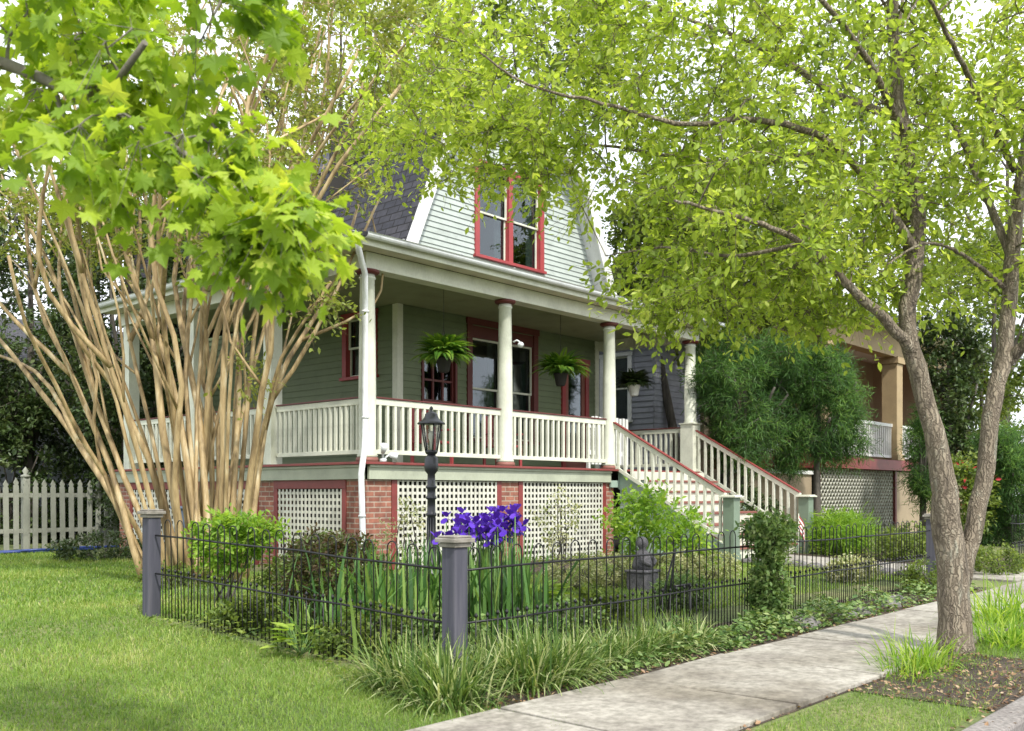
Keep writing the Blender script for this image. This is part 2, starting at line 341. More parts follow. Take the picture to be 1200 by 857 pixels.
while x < 45:
    h = [.03+rnd.uniform(-.009, .009) for _ in range(4)]; x1 = x+1.168
    t = [(x, 2.42, h[0]), (x1, 2.42, h[1]), (x1, 3.58, h[2]), (x, 3.58, h[3])]
    sw.add([(a, b_, -.05) for a, b_, c in t]+t, [(0,3,2,1),(4,5,6,7),(0,1,5,4),(1,2,6,5),(2,3,7,6),(3,0,4,7)]); x += 1.2
struct(sw.build('sidewalk', m_conc, None, .006))
struct(sheet('sidewalk_bedding', [-9.3, 45], [2.40, 3.60], lambda x, y: .004, m_bed))
# the beds
struct(sheet('garden_bed', [3.75, 13.2], [3.62, 4.3, 4.5], lambda x, y: gz(y)+.006, m_bed))
struct(sheet('house_bed', [7.0, 13.6], [8.3, 10.4], lambda x, y: gz(y)+.006, m_bed))
struct(sheet('verge_bed', [5.75, 7.7], [1.58, 2.39], lambda x, y: .006, m_bed))
struct(sheet('side_bed', [16.0, 20.0], [4.4, 8.0, 9.2], lambda x, y: gz(y)+.006, m_bed))
gp = MB(); y = 3.66
while y < 7.6:
    y1 = y+.78; z0, z1 = gz(y)+.03, gz(y1)+.03
    t = [(14.25, y, z0), (15.75, y, z0), (15.75, y1, z1), (14.25, y1, z1)]
    gp.add([(a, b_, c-.06) for a, b_, c in t]+t, [(0,3,2,1),(4,5,6,7),(0,1,5,4),(1,2,6,5),(2,3,7,6),(3,0,4,7)]); y += .80
struct(gp.build('garden_path', m_conc, None, .008))

# ------------------------------------------------------------------ the house
HX0, HX1, HY = 10.95, 16.55, 12.4            # ground-floor body
PX, PY = 8.46, 10.19                          # porch column lines
F, RB, RT_, CZ, BZ0, BZ1, CEIL = 1.62, 1.73, 2.50, 4.19, 4.20, 4.42, 4.40
colx = [8.46, 11.22, 13.96, 16.66]; coly = [12.38, 14.56, 16.75]
house = thing('wooden_house', 'wooden house with gambrel roof, red windows and raised white railed porch', 'house', (8.46, 10.19, .1))
def part(name, mb, mat, bevel=0, parent=None): return mb.build(name, mat, parent or house, bevel)

def siding(name, O, U, N, z0, z1, span, holes, mat, exp=.105):
    """clapboards on the plane through O, along U, facing N; span(z)->(u0,u1); holes are (u0,u1,z0,z1)"""
    mb = MB(); z = z0; O = np.array(O, float); U = np.array(U, float); N = np.array(N, float); Z = np.array([0,0,1.])
    while z < z1-.01:
        zt = min(z+exp, z1); s0, s1 = span((z+zt)/2); sb, st_ = span(z), span(zt)
        iv = [(s0, s1)]
        for h in holes:
            if h[2] < (z+zt)/2 < h[3]:
                nv = []
                for a, b in iv:
                    if h[0] > a: nv.append((a, min(b, h[0])))
                    if h[1] < b: nv.append((max(a, h[1]), b))
                iv = [q for q in nv if q[1]-q[0] > .005]
        for a, b in iv:
            al, bl = (sb[0] if a == s0 else a), (sb[1] if b == s1 else b); ah, bh = (st_[0] if a == s0 else a), (st_[1] if b == s1 else b)
            j = rnd.uniform(-.0015, .0015)
            pts = []
            for (u, n, zz) in ((al, .024+j, z), (bl, .024+j, z), (bh, .006, zt+.004), (ah, .006, zt+.004), (al, -.05, z), (bl, -.05, z), (bh, -.05, zt+.004), (ah, -.05, zt+.004)):
                pts.append(O+U*u+N*n+Z*zz)
            mb.add(pts, [(0,1,2,3),(0,4,5,1),(3,2,6,7),(0,3,7,4),(1,5,6,2),(4,7,6,5)])
        z = zt
    return mb.build(name, mat, house)
WU, WN = (1, 0, 0), (0, -1, 0)      # front walls: u = x
SU, SN = (0, 1, 0), (-1, 0, 0)      # left wall: u = y
# gable outline
BRK, RDG = 7.40, 8.85
def half(z):
    cx = (HX0+HX1)/2
    w = (HX1-HX0)/2 - (z-5.35)*.425 if z < BRK else ((HX1-HX0)/2-.871)*max(0, (RDG-z)/(RDG-BRK))
    return cx-w, cx+w
gwin = (12.80, 14.76, 5.58, 7.22)
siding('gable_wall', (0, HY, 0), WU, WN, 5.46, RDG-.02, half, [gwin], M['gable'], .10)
fwin = (12.60, 14.58, 2.2, 4.28); swin = (11.48, 12.34, 2.80, 3.56); door = (15.32, 16.2, F, 3.85)
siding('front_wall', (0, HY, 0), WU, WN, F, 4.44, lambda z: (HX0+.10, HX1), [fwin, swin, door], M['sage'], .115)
lwin = (12.9, 13.84, 3.25, 4.28)
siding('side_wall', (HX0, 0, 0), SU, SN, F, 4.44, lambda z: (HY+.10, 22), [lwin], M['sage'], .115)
b = MB(); b.box(HX0-.03, HX0+.10, HY-.03, HY+.10, F, 4.42); part('corner_board', b, M['cream'], .004)
b = MB(); b.box(HX1-.1, HX1+.03, HY-.035, HY+.1, .1, 4.42); part('corner_board', b, M['cream'], .004)
b = MB(); b.box(HX0-.02, HX1+.02, HY-.045, HY+.0, 5.30, 5.455); part('base_board', b, M['white'], .004)
b = MB(); b.box(HX1-.03, HX1, HY+.1, 22, .1, 5.4); part('far_side_wall', b, M['gable'])
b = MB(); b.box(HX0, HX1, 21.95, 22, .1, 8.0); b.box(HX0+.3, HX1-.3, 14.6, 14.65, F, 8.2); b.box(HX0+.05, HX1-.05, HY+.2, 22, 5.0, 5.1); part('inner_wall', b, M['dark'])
b = MB(); b.box(HX0, HX1, HY, 22, .05, F-.05); part('foundation_wall', b, M['dark'])  # foundation coloured near-black so the lattice gaps look shaded

b = MB(); b.box(PX+.15, 16.7, PY+.7, PY+.74, .05, F-.06); b.box(PX+.55, PX+.59, PY+.75, 16.9, .05, F-.06); part('lattice_shade_backing', b, M['dark'])  # added dark sheets standing in for the shade behind the lattice
# gambrel roof: slabs with thickness, overhanging the front
def slab(mb, p0, p1, y0, y1, th):
    (x0, z0), (x1, z1) = p0, p1; d = np.array([x1-x0, z1-z0]); d /= np.linalg.norm(d); n = np.array([-d[1], d[0]]);
    if n[1] < 0: n = -n
    q = [(x0, z0), (x1, z1), (x1+n[0]*th, z1+n[1]*th), (x0+n[0]*th, z0+n[1]*th)]
    return mb.add([(a, y0, c) for a, c in q]+[(a, y1, c) for a, c in q], [(0,1,2,3),(4,7,6,5),(0,4,5,1),(1,5,6,2),(2,6,7,3),(3,7,4,0)])
cx = (HX0+HX1)/2; OV = .36
roof = slab(MB(), (HX0-.06, 5.22), (HX0+.86, BRK+.02), HY-OV, 22.2, .09)
slab(roof, (HX0+.80, BRK), (cx, RDG+.02), HY-OV-.02, 22.2, .09); slab(roof, (cx, RDG+.02), (HX1-.80, BRK), HY-OV-.02, 22.2, .09)
slab(roof, (HX1-.86, BRK+.02), (HX1+.10, 5.22), HY-OV, 22.2, .09); roof = part('gambrel_roof', roof, M['shingle'])
rk = MB()
for a, c in (((HX0-.08, 5.24), (HX0+.84, BRK)), ((HX0+.80, BRK-.02), (cx, RDG)), ((cx, RDG), (HX1-.80, BRK-.02)), ((HX1-.84, BRK), (HX1+.08, 5.24))):
    slab(rk, a, c, HY-OV-.06, HY-OV-.005, .105)
    slab(rk, (a[0]+(.10 if a[0] < cx else -.10)*(a[1] < 6 or c[1] < 6), a[1]-.06), (c[0]+(.10 if c[0] < cx else -.10)*(a[1] < 6 or c[1] < 6), c[1]-.06), HY-OV-.05, HY-OV-.01, .12)
part('rake_board', rk, M['white'], .004, roof)
so = MB()
for a, c in (((HX0+.0, 5.24), (HX0+.87, BRK-.03)), ((HX0+.87, BRK-.03), (cx, RDG-.02)), ((cx, RDG-.02), (HX1-.87, BRK-.03)), ((HX1-.87, BRK-.03), (HX1+.0, 5.24))):
    slab(so, a, c, HY-OV, HY+.02, .02)
part('eave_soffit', so, M['white'], 0, roof)

# double-hung windows
def window(name, O, U, N, u0, u1, z0, z1, units, casing, mat, rows=(2,), grid=None, curtain=True, header=None):
    mb = MB(); c = casing
    mb.obox(O, U, N, u0, u0+c, -.06, .045, z0, z1); mb.obox(O, U, N, u1-c, u1, -.06, .045, z0, z1)
    mb.obox(O, U, N, u0-.02, u1+.02, -.06, .06, z1, z1+c*.9); mb.obox(O, U, N, u0-.03, u1+.03, -.06, .085, z0-.055, z0)
    w = (u1-u0-c)/units
    for k in range(1, units): mb.obox(O, U, N, u0+w*k, u0+w*k+c, -.06, .042, z0, z1)
    w_ = mb.build(name, mat, house, .004)
    if header: hb = MB(); hb.obox(O, U, N, u0+c, u1-c, -.04, .02, header, z1); hb.build('transom_panel', M['darkred'], w_)
    zt = header or z1
    for k in range(units):
        a, e = u0+c+w*k+.003, u0+w*(k+1)-.003; mid = (z0+zt)/2; sb = MB(); s = .035
        if grid:
            nx, nz = grid
            for i in range(nx+1): x_ = a+(e-a-s)*i/nx; sb.obox(O, U, N, x_, x_+s, -.05, -.01, z0+.004, zt-.004)
            for i in range(nz+1):
                z_ = z0+.004+(zt-z0-s-.008)*i/nz
                for q in range(nx): xa = a+(e-a-s)*q/nx+s; sb.obox(O, U, N, xa, a+(e-a-s)*(q+1)/nx, -.05, -.012, z_, z_+s)
        else:
            for (zz0, zz1, n0) in ((z0+.004, mid+.02, -.052), (mid-.02, zt-.004, -.018)):
                sb.obox(O, U, N, a, a+s, n0-.03, n0, zz0, zz1); sb.obox(O, U, N, e-s, e, n0-.03, n0, zz0, zz1)
                sb.obox(O, U, N, a+s, e-s, n0-.03, n0+.001, zz0, zz0+s); sb.obox(O, U, N, a+s, e-s, n0-.03, n0+.001, zz1-s, zz1)
        sash = sb.build('sash', M['cream'] if not grid else mat, w_)
        gb = MB(); gb.obox(O, U, N, a+.01, e-.01, -.072, -.066, z0+.01, zt-.01); gb.build('pane', M['glass'], sash if False else w_)
        if curtain:
            cb = MB(); nseg = 22; half_ = (e-a)*.24
            for side in (0, 1):
                vs = []; 
                for i in range(nseg+1):
                    f = i/nseg; uu = (a+f*half_) if side == 0 else (e-f*half_)
                    for zz in (z0, zt): vs.append(np.array(O)+np.array(U)*uu+np.array(N)*(-.16+.02*math.sin(i*1.9))+np.array([0,0,zz]))
                cb.add(vs, [(2*i, 2*i+2, 2*i+3, 2*i+1) for i in range(nseg)], True)
            cb.build('curtain', M['curtain'], w_)
    return w_
window('gable_window', (0, HY, 0), WU, WN, *gwin, 2, .12, M['redwin'])
window('porch_window', (0, HY, 0), WU, WN, *fwin, 2, .13, M['darkred'], header=4.05)
window('small_window', (0, HY, 0), WU, WN, *swin, 1, .05, M['darkred'], grid=(3, 2), curtain=False)
window('side_window', (HX0, 0, 0), SU, SN, *lwin, 1, .11, M['redwin'])
# door
b = MB(); b.box(door[0], door[0]+.11, HY-.06, HY+.05, F, door[3]); b.box(door[1]-.11, door[1], HY-.06, HY+.05, F, door[3]); b.box(door[0]-.03, door[1]+.03, HY-.07, HY+.05, door[3], door[3]+.12)
df = part('door_frame', b, M['redwin'], .004)
b = MB()
for (a, c, z0, z1) in ((door[0]+.115, door[0]+.22, F+.01, door[3]-.01), (door[1]-.22, door[1]-.115, F+.01, door[3]-.01), (door[0]+.22, door[1]-.22, F+.01, F+.3), (door[0]+.22, door[1]-.22, door[3]-.13, door[3]-.01)):
    b.box(a, c, HY-.03, HY+.01, z0, z1)
dr = b.build('door', M['tread'], df); 
b = MB(); b.box(door[0]+.2, door[1]-.2, HY-.012, HY-.006, F+.28, door[3]-.1); b.build('door_pane', M['glass'], df)

# porch floor, joist fascia, ceiling, beam, eave
b = MB(); b.box(PX-.20, 16.90, PY-.20, HY-.03, F-.035, F); b.box(PX-.20, HX0-.03, HY-.03, 17.0, F-.035, F); part('porch_floor', b, M['floor'], .006); b = MB(); b.box(PX-.225, 16.9, PY-.225, PY-.203, F-.036, F-.002); b.box(PX-.225, PX-.203, PY-.2, 17.0, F-.036, F-.002); part('floor_nosing', b, M['red'], .003)
b = MB(); b.box(PX-.10, 13.80, PY-.16, PY-.12, 1.385, F-.04); b.box(PX-.10, 13.80, PY-.185, PY-.115, F-.075, F-.038); part('front_fascia', b, M['fascia'], .004)
b = MB(); b.box(PX-.16, PX-.12, PY-.10, 17.0, 1.385, F-.04); b.box(PX-.185, PX-.115, PY-.10, 17.0, F-.075, F-.038); part('side_fascia', b, M['fascia'], .004)
b = MB(); b.box(16.80, 16.84, PY-.1, HY, .2, F-.04); part('end_fascia', b, M['fascia'])
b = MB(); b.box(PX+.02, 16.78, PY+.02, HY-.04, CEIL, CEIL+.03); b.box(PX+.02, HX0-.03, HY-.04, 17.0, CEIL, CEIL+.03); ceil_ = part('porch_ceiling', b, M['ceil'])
b = MB(); b.box(PX-.12, 16.80, PY-.12, PY+.12, BZ0, BZ1); b.box(PX-.12, PX+.12, PY+.12, 17.0, BZ0, BZ1); b.box(16.56, 16.80, PY+.12, HY-.03, BZ0, BZ1); part('porch_beam', b, M['cream'], .006)
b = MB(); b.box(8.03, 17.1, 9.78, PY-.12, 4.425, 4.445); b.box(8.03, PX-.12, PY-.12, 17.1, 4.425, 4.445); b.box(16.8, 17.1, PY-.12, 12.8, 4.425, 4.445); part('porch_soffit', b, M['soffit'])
b = MB(); b.box(8.02, 17.12, 9.76, 9.785, 4.40, 4.53); b.box(8.02, 8.045, 9.785, 17.1, 4.40, 4.53); b.box(17.09, 17.12, 9.785, 12.8, 4.40, 4.53); part('eave_board', b, M['cream'], .003)
# porch roof: hipped at the corners
b = MB(); E = 4.545; T = 5.34
p = {'a': (7.95, 9.68, E), 'b': (17.2, 9.68, E), 'c': (HX1+.12, HY-.02, T), 'd': (HX0-.05, HY-.02, T), 'e': (7.95, 17.2, E), 'f': (HX0-.05, 17.2, T), 'g': (17.2, 12.9, E), 'h': (HX1+.12, 12.9, T)}
ks = list(p); vs = [p[k] for k in ks]; vs2 = [(x_, y_, z_-.06) for x_, y_, z_ in vs]; ix = {k: i for i, k in enumerate(ks)}
q = lambda s, o=0: tuple(ix[c]+o for c in s)
fs = [q('abcd'), q('adfe'), q('bghc'), q('dcba', 8), q('efda', 8), q('chgb', 8)]
for s in ('ab', 'bg', 'gh', 'fe', 'ea'): fs.append((ix[s[0]], ix[s[0]]+8, ix[s[1]]+8, ix[s[1]]))
b.add(vs+vs2, fs); part('porch_roof', b, M['shinglex'])
# gutters: half-round trough
def gutter(a, c, out):
    mb = MB(); a = np.array(a, float); c = np.array(c, float); out = np.array(out, float); prof = []
    for k in range(9):
        t = math.pi*k/8; prof.append((-.055*math.cos(t)+.06, -.06*math.sin(t)))
    prof = [(0.0, .015)]+prof+[(.13, .012), (.118, .014)]+[(-.05*math.cos(math.pi*k/8)+.06, -.052*math.sin(math.pi*k/8)) for k in reversed(range(9))]
    n = len(prof); vs = [pt+out*o_+np.array([0,0,h]) for pt in (a, c) for o_, h in prof]
    mb.add(vs, [(i, (i+1) % n, n+(i+1) % n, n+i) for i in range(n)]+[tuple(range(n)), tuple(reversed(range(n, 2*n)))], False)
    L = np.linalg.norm(c-a); d = (c-a)/L; s = .6
    while s < L:
        pt = a+d*s; mb.add([pt+out*o_+np.array([0,0,h])+d*w_ for w_ in (-.012, .012) for o_, h in ((0,.02),(.125,.02),(.125,.026),(0,.026))], [(0,1,2,3),(4,7,6,5),(0,4,5,1),(2,6,7,3),(1,5,6,2)]); s += 1.1
    return mb
gt = part('gutter', gutter((8.02, 9.755, 4.53), (17.12, 9.755, 4.53), (0, -1, 0)), M['gutter'])
part('gutter', gutter((8.015, 17.0, 4.53), (8.015, 9.76, 4.53), (-1, 0, 0)), M['gutter'])
# downspout down the left of the corner column
b = MB(); X = 8.30; pts = [(7.99, 9.80, 4.44), (7.99, 9.80, 4.34), (8.28, 10.02, 4.10), (8.28, 10.02, 1.98), (8.20, 9.93, 1.80), (8.14, 9.93, 1.45), (8.20, 9.95, .30), (8.13, 9.85, .17)]
b.tube(pts, .042, 10)
for z_ in (3.6, 2.2, .9): b.tube([(8.285 if z_ > 2 else 8.165, 10.02 if z_ > 2 else 9.94, z_-.015), (8.285 if z_ > 2 else 8.165, 10.02 if z_ > 2 else 9.94, z_+.015)], .05, 10)
part('downspout', b, M['gutter'])

# columns
def column(x_, y_, square=False, ped=False):
    b = MB()
    if square: b.box(x_-.10, x_+.10, y_-.10, y_+.10, F+.005, CZ)
    else:
        z0 = F+.06
        if ped: z0 = RT_+.06
        b.lathe((x_, y_, 0), [(.135, z0), (.14, z0+.03), (.118, z0+.06), (.118, z0+.9), (.112, 3.2), (.098, CZ-.12), (.112, CZ-.11), (.112, CZ-.09), (.10, CZ-.085), (.10, CZ-.05)], 28)
    c = part('column', b, M['column'], .004 if square else 0)
    if not square:
        b = MB(); b.lathe((x_, y_, 0), [(.10, CZ-.055), (.15, CZ-.04), (.165, CZ-.02), (.165, CZ+.004)], 28); b.build('capital', M['darkred'], c)
        b = MB(); b.lathe((x_, y_, 0), [(.155, F+.002), (.155, F+.03), (.145, F+.06)], 28) if not ped else b.box(x_-.14, x_+.14, y_-.14, y_+.14, F+.004, RT_+.055)
        if ped: b.box(x_-.165, x_+.165, y_-.165, y_+.165, RT_+.055, RT_+.075)
        b.build('column_base' if not ped else 'pedestal', M['tread'] if not ped else M['cream'], c)
for i, x_ in enumerate(colx): column(x_, PY, ped=(i == 3))
for y_ in coly: column(PX, y_, True)

# railings: part (rails) > sub-parts (balusters, red cap)
def railing(a, c, top, bot, n, end=.13, mat=None, name='porch_railing', w=.042):
    """a, c: floor-level ends of the run; top / bot: rail heights above that line; n balusters"""
    mat = mat or M['cream']; a = np.array(a, float); c = np.array(c, float); h = c-a; L = np.linalg.norm(h[:2]); d = h/L; a2, c2 = a+d*end, c-d*end; Z = np.array([0,0,1.])
    mb = MB(); mb.bar(a2+Z*(top-.05), c2+Z*(top-.05), .05, .085); mb.bar(a2+Z*(bot+.03), c2+Z*(bot+.03), .05, .06)
    r = mb.build(name, mat, house, .004)
    cb = MB(); cb.bar(a2+Z*(top+.006), c2+Z*(top+.006), .085, .020); cb.build('rail_cap', M['darkred'] if name == 'porch_railing' else M['red'], r, .003)
    ub = MB(); ub.box(-w/2, w/2, -w/2, w/2, bot+.055, top-.09); me = ub.mesh('baluster', mat)
    ang = math.atan2(h[1], h[0])
    for i in range(n):
        p_ = a2 + (c2-a2)*((i+.6)/(n+.2)); o = link('baluster', me, r); o.location = Vector(p_)+Vector((0,0,0)); o.rotation_euler = (0, 0, ang+rnd.uniform(-.03,.03))
    return r
rh, rbz = RT_-F-.01, RB-F
railing((colx[0], PY, F), (colx[1], PY, F), rh, rbz, 18); railing((colx[1], PY, F), (colx[2], PY, F), rh, rbz, 18)
railing((PX, PY, F), (PX, coly[0], F), rh, rbz, 16); railing((PX, coly[0], F), (PX, coly[1], F), rh, rbz, 16); railing((PX, coly[1], F), (PX, coly[2], F), rh, rbz, 16)
railing((16.66, PY, F), (16.66, HY, F), rh, rbz, 16)
# stair
NY0, NZ0 = 7.80, gz(7.8); nst = 8; run = (PY-.22-NY0)/nst
sx0, sx1 = 14.06, 16.56
b = MB(); rb = MB(); 
for k in range(nst-1):
    z_ = NZ0+(F-NZ0)*(k+1)/nst; y_ = NY0+.1+run*k
    b.box(sx0+.03, sx1-.03, y_-.03, y_+run+.01, z_-.035, z_)
for k in range(nst):
    z_ = NZ0+(F-NZ0)*(k+1)/nst; zp = NZ0+(F-NZ0)*k/nst; y_ = NY0+.1+run*k
    rb.box(sx0+.03, sx1-.03, y_+.002, y_+.022, zp+.002, z_-.037)
part('stair_tread', b, M['tread'], .004); part('stair_riser', rb, M['cream'])
def stringer(x_):
    mb = MB(); y0, y1 = NY0+.04, PY-.13; s_ = (F-NZ0)/(y1-y0)
    pr = [(y0, NZ0-.02), (y0+.28, NZ0-.02), (y1, F-.34), (y1, F-.04), (y0, NZ0+.17)]
    mb.add([(x_-.02, a, c) for a, c in pr]+[(x_+.02, a, c) for a, c in pr], [(0,4,3,2,1),(5,6,7,8,9)]+[(i, (i+1) % 5, 5+(i+1) % 5, 5+i) for i in range(5)]); return mb
for x_ in (sx0, sx1): part('stringer', stringer(x_), M['stairgreen'], .003)
b = MB()
for k in range(5): b.box(sx0-.018+.02, sx0+.0, 8.7+.27*k, 8.7+.27*(k)+.25, .13, min(F-.2, .5+.33*k))
b.box(sx0-.03, sx0+.03, 9.15, 9.22, .1, 1.15); b.box(sx0-.04, 13.8, PY-.16, PY-.12, 1.30, 1.42); part('stair_side_panel', b, M['stairgreen'], .003)
for x_ in (13.96, 16.66):
    b = MB(); b.box(x_-.10, x_+.10, NY0-.12, NY0+.08, .03, 1.13); b.box(x_-.115, x_+.115, NY0-.135, NY0+.095, .05, .22)
    n_ = part('newel_post', b, M['newel'], .005)
    b = MB(); b.box(x_-.15, x_+.15, NY0-.17, NY0+.13, 1.13, 1.155); b.box(x_-.125, x_+.125, NY0-.145, NY0+.105, 1.155, 1.17); b.build('post_cap', M['cream'], n_, .004)
    railing((x_, NY0-.02, NZ0+.17), (x_, PY, F+.02), .86, .06, 15, .11, name='stair_railing')
# piers, lattice, red trim
GZ = .06
def pier(x0, x1, y0, y1, nm_='brick_pier'):
    b = MB(); b.box(x0, x1, y0, y1, GZ, 1.383); return part(nm_, b, M['brick'], .004)
def trim(x0, x1, y0, y1, z0=GZ, z1=1.383): b = MB(); b.box(x0, x1, y0, y1, z0, z1); return part('lattice_frame', b, M['red'], .003)
yf = PY-.10
pier(8.36, 8.80, yf, yf+.42); pier(11.02, 11.42, yf, yf+.35); pier(13.72, 13.95, yf, yf+.4); pier(8.36, 8.74, 12.20, 12.60); pier(8.36, 8.74, 14.4, 14.8); pier(8.36, 8.74, 16.6, 17.0)
def lattice(O, U, N, u0, u1, z0, z1, pitch=.090, w=.038):
    b = MB(); u = u0
    while u < u1-.01: b.obox(O, U, N, u, min(u+w, u1), .008, .016, z0, z1); u += pitch
    z_ = z0
    while z_ < z1-.01: b.obox(O, U, N, u0, u1, -.001, .0075, z_, min(z_+w, z1)); z_ += pitch
    return part('lattice_panel', b, M['lattice'])
for (a, c) in ((8.80, 11.02), (11.42, 13.72)):
    trim(a, a+.10, yf-.012, yf+.03); trim(c-.10, c, yf-.012, yf+.03); lattice((0, yf+.01, 0), WU, WN, a+.10, c-.10, .10, 1.375)
xs_ = 8.36
for (a, c) in ((yf+.42, 12.20), (12.60, 14.4), (14.8, 16.6)):
    trim(xs_-.012, xs_+.03, a, a+.09, GZ, 1.26); trim(xs_-.012, xs_+.03, c-.09, c, GZ, 1.26); trim(xs_-.014, xs_+.03, a, c, 1.262, 1.384)
    lattice((xs_+.01, 0, 0), SU, SN, a+.09, c-.09, .10, 1.255)
# small fittings on the porch
b = MB(); b.lathe((8.60, PY-.16, 1.64), [(.05, -.02), (.05, .02), (.02, .03)], 12)
b.tube([(8.60, PY-.16, 1.66), (8.57, PY-.19, 1.76)], .014, 8); b.tube([(8.61, PY-.16, 1.66), (8.68, PY-.20, 1.72)], .014, 8)
b.tube([(8.57, PY-.19, 1.74), (8.54, PY-.26, 1.84)], [.03, .055], 12); b.tube([(8.67, PY-.20, 1.72), (8.76, PY-.27, 1.69)], [.03, .055], 12); part('flood_light', b, M['gutter'])
b = MB(); b.tube([(11.30, PY-.10, 3.55), (11.33, PY-.15, 3.58), (11.35, PY-.19, 3.55)], .014, 8); b.lathe((11.36, PY-.20, 3.50), [(.02, .05), (.045, .03), (.05, 0), (.03, -.03), (.0, -.04)], 14); part('porch_lamp', b, M['gutter'])
# ------------------------------------------------------------------ vegetation builders
LM = {}
LM['street'] = leafmat('street_tree_leaf', [(.12,.18,.03), (.23,.32,.05), (.36,.46,.085), (.54,.60,.17)], .52)
LM['maple'] = leafmat('maple_leaf', [(.12,.21,.02), (.21,.33,.03), (.34,.46,.045), (.50,.56,.10)], .5, .55, 1.4)
LM['myrtle'] = leafmat('myrtle_leaf', [(.10,.14,.03), (.17,.22,.045), (.25,.30,.07), (.34,.34,.11)], .45)
LM['mid'] = leafmat('mid_green_leaf', [(.05,.085,.02), (.10,.155,.03), (.17,.23,.045), (.27,.33,.08)], .4)
LM['dark'] = leafmat('dark_evergreen_leaf', [(.02,.04,.012), (.04,.07,.02), (.07,.11,.03), (.13,.16,.07)], .2, .4)
LM['conifer'] = leafmat('conifer_leaf', [(.02,.055,.015), (.05,.12,.03), (.10,.21,.045), (.22,.35,.08)], .3)
LM['bright'] = leafmat('fresh_green_leaf', [(.09,.19,.02), (.15,.28,.03), (.24,.38,.05), (.36,.46,.09)], .45)
LM['iris'] = leafmat('iris_leaf', [(.04,.10,.03), (.08,.18,.045), (.13,.25,.06), (.24,.34,.09)], .3)
LM['liriope'] = leafmat('liriope_leaf', [(.04,.09,.02), (.09,.16,.03), (.17,.25,.06), (.50,.52,.28)], .3)
LM['fern'] = leafmat('fern_leaf', [(.05,.14,.02), (.10,.23,.03), (.19,.34,.04), (.28,.42,.06)], .4)
LM['varieg'] = leafmat('cream_edged_leaf', [(.10,.15,.05), (.25,.29,.12), (.48,.48,.28), (.55,.53,.36)], .3)
LM['hosta'] = leafmat('hosta_leaf', [(.16,.28,.03), (.26,.38,.05), (.36,.46,.08)], .35)
LM['ivy'] = leafmat('ivy_leaf', [(.05,.11,.025), (.10,.18,.045), (.18,.27,.08), (.30,.36,.15)], .25)
LM['burg'] = leafmat('bronze_leaf', [(.05,.035,.02), (.09,.055,.03), (.08,.13,.03), (.14,.20,.05)], .3)
LM['grass'] = leafmat('lawn_blade', [(.08,.16,.025), (.15,.25,.04), (.24,.34,.07), (.46,.45,.20)], .35)
LM['petal'] = leafmat('iris_petal', [(.06,.015,.34), (.10,.03,.50), (.16,.06,.62)], .3, tcol=1.2)
LM['litter'] = leafmat('dry_leaf', [(.10,.05,.03), (.20,.11,.06), (.32,.20,.11), (.40,.30,.19)], .1)
BK = {}
BK['street'] = bark('furrowed_bark', [(.11,.09,.07), (.22,.18,.13), (.31,.26,.19), (.33,.33,.26)], 14, (1, 1, .22), 1.0, .012, .9, 46)
BK['myrtle'] = bark('smooth_tan_bark', [(.10,.066,.028), (.25,.175,.08), (.42,.31,.155), (.56,.49,.32)], 9, (1, 1, .16), .8, .012, .6)
BK['dark'] = bark('dark_bark', [(.03,.026,.022), (.08,.07,.055), (.13,.11,.09)], 10, (1, 1, .2), .8, .02)
BK['grey'] = bark('grey_branch_bark', [(.08,.075,.06), (.17,.155,.125), (.24,.22,.18)], 10, (1, 1, .2), .6, .015)

def sphere(n):
    v = R.normal(size=(n, 3)); return v/np.linalg.norm(v, axis=1, keepdims=True)
def resample(pts, k):
    pts = np.array(pts, float); seg = np.linalg.norm(np.diff(pts, axis=0), axis=1); s = np.r_[0, np.cumsum(seg)]; t = np.linspace(0, s[-1], k)
    # Catmull-Rom through the given points
    out = []
    for tt in t:
        i = min(np.searchsorted(s, tt, 'right')-1, len(pts)-2); i = max(i, 0); f = (tt-s[i])/(seg[i]+1e-9)
        p0, p1, p2, p3 = pts[max(i-1, 0)], pts[i], pts[i+1], pts[min(i+2, len(pts)-1)]
        out.append(.5*((2*p1)+(-p0+p2)*f+(2*p0-5*p1+4*p2-p3)*f*f+(-p0+3*p1-3*p2+p3)*f**3))
    return np.array(out)

def clumps_in(ells):
    """ells: (centre, radii, n, hollow) -> clump centres"""
    out = []
    for c, r, n, h in ells:
        d = sphere(n); q = (h + (1-h)*R.random(n))**(1/2.2); out.append(np.array(c)+d*np.array(r)*q[:, None])
    return np.concatenate(out)

